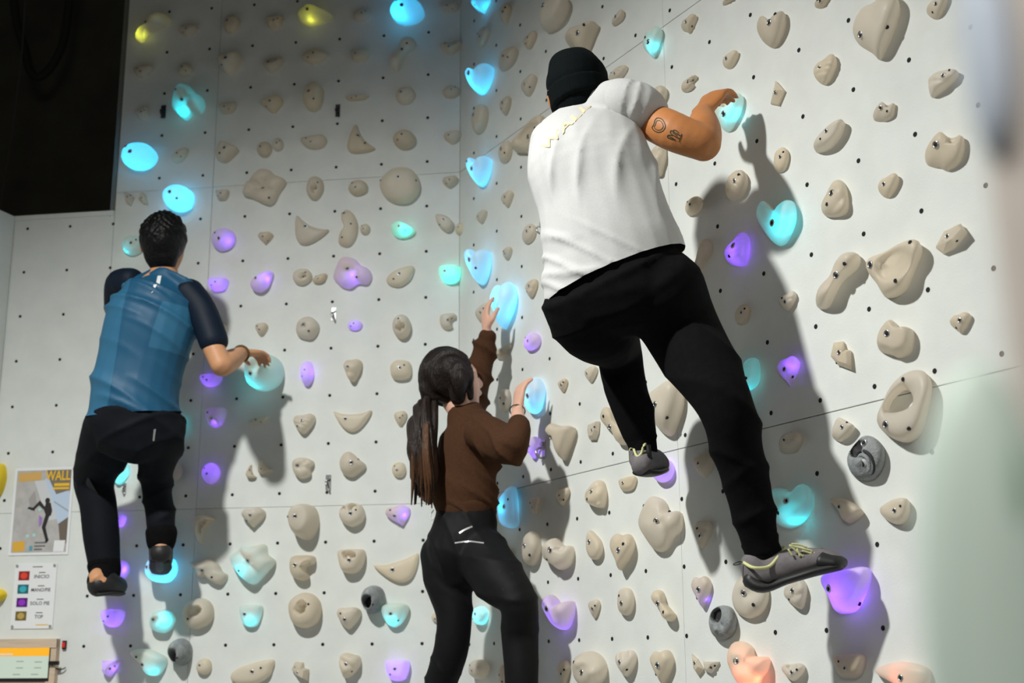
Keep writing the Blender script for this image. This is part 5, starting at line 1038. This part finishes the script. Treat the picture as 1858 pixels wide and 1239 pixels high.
    decal('heart_tattoo', *ribbon(hx, 1.6, True), 3.2, bb, INKT, b); decal('heart_tattoo', *ribbon([(1195+(x-1195)*.68, 228+(y-228)*.68) for x, y in hx], 1.2, True), 3.2, bb, INKT, b)
    for st in ([(1234, 252), (1226, 248), (1218, 243), (1216, 239), (1219, 237), (1227, 242), (1236, 247)], [(1222, 240), (1222, 236), (1227, 237), (1231, 241)], [(1220, 246), (1213, 245), (1211, 249), (1217, 252), (1226, 254)], [(1237, 243), (1235, 250), (1232, 258)], [(1214, 248), (1222, 251)], [(1220, 240), (1228, 246)]):
        decal('cactus_tattoo', *ribbon(st, 1.7), 3.2, bb, INKT, b)
    # faded lettering across the shoulders
    bs = bvh_of(s)
    V, F = text_mesh('WALL', 1.0, .015); x0, x1 = min(v.x for v in V), max(v.x for v in V); y0, y1 = min(v.y for v in V), max(v.y for v in V)
    p0, p1 = Vector((968, 262)), Vector((1052, 178)); d = p1-p0; nn = Vector((d.y, -d.x)).normalized()*13
    pts = [tuple(p0+d*((v.x-x0)/(x1-x0))+nn*((v.y-y0)/(y1-y0))+Vector((20, 14))) for v in V]
    decal('shirt_lettering', pts, F, 3.3, bs, GOLD, s, .004)
    # shoes
    sole = [P(1372, 1062, 3.305), P(1420, 1050, 3.285), P(1475, 1036, 3.265), P(1522, 1024, 3.235)]
    so = fuse('shoe', [tube([P(1374, 1042, 3.305), P(1405, 1034, 3.295), P(1450, 1022, 3.285), P(1495, 1015, 3.265), P(1522, 1019, 3.235)], [(.046, .040), (.044, .044), (.038, .044), (.026, .042), (.014, .03)], side=(.1, -.2, 1)), tube([P(1372, 1020, 3.305), P(1378, 1046, 3.305)], [.04, .042])], .006, 3, SHOE_G, b)
    add('sole', *tube([P(1366, 1050, 3.305), P(1385, 1062, 3.295), P(1425, 1050, 3.285), P(1475, 1036, 3.265), P(1524, 1026, 3.235)], [(.026, .037), (.018, .042), (.014, .042), (.014, .042), (.012, .026)], side=(.1, -.2, 1)), RUBBER, so, True)
    add('toe_cap', *tube([P(1500, 1019, 3.258), P(1524, 1021, 3.235)], [(.027, .044), (.016, .032)], side=(.1, -.2, 1)), RUBBER, so, True)
    rim = [P(1350, 1021, 3.285), P(1368, 1030, 3.245), P(1395, 1028, 3.250), P(1412, 1010, 3.265), P(1424, 996, 3.295), P(1418, 994, 3.335), P(1395, 1008, 3.365), P(1365, 1012, 3.355), P(1350, 1021, 3.285)]
    add('collar_trim', *wire(rim, .0042, 8), LIME, so, True)
    add('pull_loop', *wire([P(1352, 1022, 3.285), P(1342, 1019, 3.285), P(1331, 1023, 3.285), P(1334, 1025, 3.285), P(1345, 1022, 3.285)], .0013), RUBBER, so, True)
    for pts in ([(1432, 989), (1445, 1000), (1458, 1010)], [(1432, 989), (1455, 995), (1472, 999), (1470, 1003), (1455, 999)], [(1430, 996), (1438, 1008)], [(1446, 995), (1452, 1010)], [(1466, 1002), (1478, 1008)], [(1476, 1003), (1490, 1008)], [(1436, 987), (1450, 988), (1464, 993)]):
        add('lace', *wire([P(x, y, 3.243) for x, y in pts], .0024), LIME, so, True)
    fuse('sock', [tube([P(1164, 795, 3.74), P(1168, 825, 3.745)], [.042, .0405])], .006, 2, BLACK_CLOTH, b)
    s2 = fuse('shoe', [tube([P(1164, 846, 3.70), P(1170, 838, 3.74), P(1186, 836, 3.82), P(1200, 842, 3.88)], [.030, .038, .036, .026]), tube([P(1166, 812, 3.745), P(1168, 836, 3.745)], [.041, .042])], .006, 3, SHOE_G, b)
    add('sole', *tube([P(1164, 856, 3.70), P(1180, 858, 3.76), P(1200, 852, 3.87)], [(.028, .012), (.034, .012), (.024, .012)], side=(.9, -.3, 0)), RUBBER, s2, True)
    add('collar_trim', *wire([P(1150, 815, 3.71), P(1156, 828, 3.695), P(1164, 822, 3.695), P(1170, 806, 3.70), P(1188, 803, 3.76)], .0036, 8), LIME, s2, True)
    add('pull_loop', *wire([P(1151, 815, 3.72), P(1144, 813, 3.71), P(1142, 818, 3.71)], .0015), LIME, s2, True)
    add('heel_strap', *wire([P(1176, 808, 3.69), P(1178, 822, 3.685), P(1180, 832, 3.70)], .007), RUBBER, s2, True)
    return b
man_right()
# ------------------------------------------------------------------ notices and the tablet at the lower left
def quad_on(wl, corners, out, name, m, parent=None, th=.0012):
    c = [uz(wl, *p) for p in corners]     # clockwise from top left
    us = [q[0] for q in c]; zs = [q[1] for q in c]
    u0, u1 = (us[0]+us[3])/2, (us[1]+us[2])/2; z1, z0 = (zs[0]+zs[1])/2, (zs[2]+zs[3])/2
    return u0, u1, z0, z1
def sheet(u0, u1, z0, z1, out, th=.001): return box(u0, u1, z0, z1, out-th, out)
def lettering(name, s, cx, cy, w, h, out, m, parent, bold=0):
    V, F = text_mesh(s, 1.0, bold)
    x0, x1 = min(v.x for v in V), max(v.x for v in V); y0, y1 = min(v.y for v in V), max(v.y for v in V)
    V = [((v.x-(x0+x1)/2)/(x1-x0)*w+cx, (v.y-(y0+y1)/2)/(y1-y0)*h+cy, out) for v in V]
    return add(name, V, F, m, parent)
def poly(pts, out): return [(x, y, out) for x, y in pts], [tuple(range(len(pts)))]
M_PAPER = mat('white_paper', (.82, .82, .82), .5)
INK = mat('dark_ink', (.03, .03, .035), .6); YINK = mat('yellow_ink', (.85, .5, .03), .6)
# poster
u0, u1, z0, z1 = quad_on('B', [(29, 847), (136, 850), (123, 1008), (16, 1006)], 0, '', None)
W, H = u1-u0, z1-z0
po = add('poster', *box(-W/2, W/2, -H/2, H/2, 0, .002), M_PAPER); po.matrix_world = wall_matrix('B', (u0+u1)/2, (z0+z1)/2, .0012)
tag(po, 'climbing poster with yellow WALL lettering above the white notice', 'poster')
def art(name, pts, m, lift, par=po):      # pts in 0..1 of the printed picture, y down
    add(name, *poly([((x-.5)*W*.92, (.5-y)*H*.94) for x, y in pts], .002+lift), m, par)
art('picture', [(0, 0), (1, 0), (1, 1), (0, 1)], mat('print_grey', (.47, .45, .43), .5, noise=.15, nscale=25), .0003)
art('picture_light', [(.33, .13), (.55, .12), (.8, .6), (.62, .62)], mat('print_pale', (.62, .63, .64), .5), .0004)
art('picture_sky', [(.52, .1), (.7, .14), (1, .28), (1, .6), (.82, .66), (.72, .45)], mat('print_blue', (.52, .62, .76), .5), .0005)
art('picture_beam', [(.72, .38), (1, .5), (1, .52), (.72, .4)], mat('print_steel', (.33, .38, .45), .5), .0006)
art('picture_roof', [(.55, .0), (1, 0), (1, .25), (.75, .3), (.62, .14)], mat('print_brown', (.2, .17, .13), .5), .0006)
art('picture_wood', [(.83, .66), (1, .58), (1, .9), (.88, .88)], mat('print_wood', (.16, .13, .1), .5), .0006)
art('picture_shadow', [(.25, .35), (.35, .25), (.42, .45), (.3, .5)], mat('print_shade', (.36, .34, .33), .5), .0006)
DK = mat('print_black', (.03, .026, .025), .5)
art('climber_head', [(.60+.045*math.cos(t), .375+.035*math.sin(t)) for t in [i/12*6.283 for i in range(12)]], DK, .0008)
art('climber_body', [(.57, .4), (.66, .4), (.7, .5), (.68, .56), (.6, .57), (.55, .5)], DK, .0009)
art('climber_thigh', [(.56, .45), (.6, .52), (.45, .43), (.36, .49), (.34, .46), (.46, .37)], DK, .0008)
art('climber_foot', [(.36, .46), (.38, .5), (.24, .47), (.26, .445)], DK, .0008)
art('climber_leg', [(.58, .55), (.66, .55), (.6, .7), (.67, .85), (.63, .88), (.53, .7)], DK, .0008)
art('climber_shoe', [(.63, .84), (.68, .85), (.64, .89), (.6, .885)], DK, .0008)
art('purple_hold', [(.46, .55), (.53, .58), (.53, .66), (.48, .7)], mat('print_violet', (.33, .2, .5), .5), .0008)
for cx, cy in ((.29, .47), (.47, .48), (.28, .8), (.4, .79)):
    art('cyan_hold', [(cx+.03*math.cos(t), cy+.022*math.sin(t)) for t in [i/8*6.283 for i in range(8)]], mat('print_cyan', (.4, .7, .66), .5), .0007)
art('title_block', [(.03, .03), (.45, .02), (.45, .12), (.04, .14)], mat('print_amber', (.66, .4, .12), .5), .0008)
art('logo_block', [(.02, .87), (.24, .86), (.24, .98), (.03, .99)], mat('print_orange', (.75, .42, .05), .5), .0008)
art('code_card', [(.78, .86), (.98, .86), (.96, .995), (.77, .995)], M_PAPER, .0008)
lettering('lettering', 'WALL', W*.24, H*.405, W*.42, H*.115, .0032, YINK, po, .02)
art('lettering_line', [(.7, .165), (.98, .165), (.98, .2), (.7, .2)], YINK, .0009); art('lettering_line', [(.68, .215), (.98, .215), (.98, .24), (.68, .24)], YINK, .0009)
for k in range(3): art('small_print', [(.42, .875+k*.04), (.62-.05*(k == 2), .875+k*.04), (.62-.05*(k == 2), .893+k*.04), (.42, .893+k*.04)], mat('print_ink', (.15, .14, .14), .6), .0009)
art('icon', [(.33, .92), (.39, .92), (.39, .98), (.33, .98)], mat('print_teal', (.1, .35, .42), .5), .0009)
# notice with four coloured squares
u0, u1, z0, z1 = quad_on('B', [(29, 1021), (104, 1023), (96, 1142), (20, 1139)], 0, '', None)
W2, H2 = u1-u0, z1-z0
no = add('notice', *box(-W2/2, W2/2, -H2/2, H2/2, 0, .003), M_PAPER); no.matrix_world = wall_matrix('B', (u0+u1)/2, (z0+z1)/2, .0012)
tag(no, 'white notice with red, cyan, violet and yellow squares below the poster', 'notice')
for i, (nm, c, word) in enumerate((('red', (.75, .06, .04), 'INICIO'), ('cyan', (.05, .42, .5), 'MANO/PIE'), ('violet', (.3, .04, .55), 'SOLO PIE'), ('gold', (.5, .36, .1), 'TOP'))):
    cy = H2*(.31-.205*i); cx = -W2*.27+W2*.0*i
    sq = add('colour_square', *sheet(cx-W2*.13, cx+W2*.13, cy-H2*.07, cy+H2*.07, .0038), mat('square_'+nm, tuple(q*.35 for q in c), .5), no)
    add('colour_blob', *poly([(cx+W2*.085*math.cos(t), cy+H2*.05*math.sin(t)) for t in [k/14*6.283 for k in range(14)]], .0042), mat('blob_'+nm, c, .5), sq)
    lettering('lettering', word, W2*.16, cy-H2*.015, W2*(.46 if len(word) > 6 else .36 if len(word) > 3 else .2), H2*.055, .0036, INK, no, .01)
    add('small_line', *sheet(W2*.08, W2*.24, cy+H2*.04, cy+H2*.052, .0034, .0002), INK, no)
add('heading_line', *sheet(-W2*.08, W2*.16, H2*.44, H2*.452, .0034, .0002), INK, no)
add('signature_line', *sheet(W2*.1, W2*.4, -H2*.45, -H2*.435, .0034, .0002), YINK, no)
for sx in (-1, 1):
    for sy in (-1, 1): add('pin', *cyl((sx*W2*.45, sy*H2*.465, .003), (0, 0, 1), .006, .004, 10), M_STEEL, no)
# tablet in its wooden frame
ua, za = uz('B', -14, 1160); ub, zb_ = uz('B', 110, 1160); _, zc = uz('B', 50, 1252)
WD = mat('pale_plywood', (.62, .48, .35), .6, noise=.12, nscale=6, stretch=(1, 14, 1))
tb = empty('tablet_stand', wall_matrix('B', (ua+ub)/2, (za+zc)/2)); tag(tb, 'wooden frame holding a tablet with orange header screen at bottom left', 'tablet')
w_, h_ = (ub-ua)/2, (za-zc)/2
add('board', *box(-w_, w_, -h_, h_, 0, .02), WD, tb)
for nm, b in (('rail', (-w_, w_, h_-.035, h_, .02, .034)), ('rail', (-w_, w_, -h_, -h_+.03, .02, .034)), ('stile', (w_-.038, w_, -h_, h_, .02, .030))): add(nm, *box(*b), WD, tb)
tu0, tz1 = uz('B', 4, 1172); tu1, tz0 = uz('B', 93, 1230); ou, oz = (ua+ub)/2, (za+zc)/2
bz = add('bezel', *box(tu0-ou-.004, tu1-ou+.004, tz0-oz-.012, tz1-oz+.004, .02, .032), mat('black_plastic', (.012, .012, .012), .4), tb)
sw, sh = tu1-tu0, tz1-tz0; sx0, sz0 = tu0-ou, tz0-oz
scr = add('screen', *box(sx0, sx0+sw, sz0, sz0+sh, .032, .0328), mat('screen_pale', (.3, .34, .3), .4, emit=(.62, .74, .6), emit_s=.5), tb)
add('screen_header', *box(sx0, sx0+sw, sz0+sh*.68, sz0+sh, .0328, .0333), mat('screen_orange', (.5, .25, .02), .4, emit=(.95, .42, .01), emit_s=.65), scr)
add('screen_title', *box(sx0+sw*.05, sx0+sw*.3, sz0+sh*.72, sz0+sh*.76, .0333, .0335), M_PAPER, scr)
for (x, y) in ((.45, .5), (.8, .48), (.45, .3), (.8, .3), (.4, .1), (.75, .1)): add('screen_line', *box(sx0+sw*(x-.07), sx0+sw*(x+.07), sz0+sh*y, sz0+sh*(y+.03), .0328, .033), mat('screen_text', (.35, .4, .35), .5), scr)
add('plug', *box(sx0+sw+.004, sx0+sw+.045, sz0+sh*.4, sz0+sh*.52, .028, .042), MATS['black_plastic'], tb)
pc = [uz('B', *q) for q in ((100, 1206), (107, 1213), (116, 1214), (121, 1211))]
add('cable', *wire([(p[0]-ou, p[1]-oz, .03-.007*i) for i, p in enumerate(pc)], .0025), MATS['black_cable'], tb, True)
su_, sz_ = uz('B', 118, 1170)
rs = empty('toggle_switch', wall_matrix('B', su_, sz_)); tag(rs, 'small red switch on the wall right of the tablet frame', 'switch')
add('housing', *box(-.008, .008, -.017, .017, 0, .01), MATS['black_plastic'], rs); add('rocker', *box(-.006, .006, -.011, .011, .01, .016), mat('red_plastic', (.7, .04, .03), .4), rs)

# ------------------------------------------------------------------ panel edge standing right beside the lens, far out of focus
fg = empty('foreground_panel', Matrix.Translation((.0, .46, EYE))); tag(fg, 'blurred pale panel edge with green and blue holds along the right side', 'panel')
def Q(px, py, y): return P(px, py, y)-Vector((0, .46, EYE))
a0 = Q(1838, 620, .444)
add('board', *box(a0.x, a0.x+.3, -.016, -.008, -.16, .42), mat('pale_board', (.84, .78, .71), .6, noise=.04), fg)
def blob(name, px, py, rx, rz, m):
    V, F, s = hold_shape('egg', 0, 5); c = Q(px, py, .46)
    o = add(name, [(v[0]*rx, -.016-v[2]*.018, v[1]*rz) for v in V], F, m, fg, True); o.location = c
blob('green_hold', 1775, 1120, .024, .085, mat('pale_green_resin', (.70, .86, .76), .5))
blob('dark_green_hold', 1785, 930, .008, .03, mat('green_resin', (.42, .60, .48), .5))
blob('blue_hold', 1758, 110, .008, .044, mat('pale_blue_resin', (.72, .82, .94), .5))
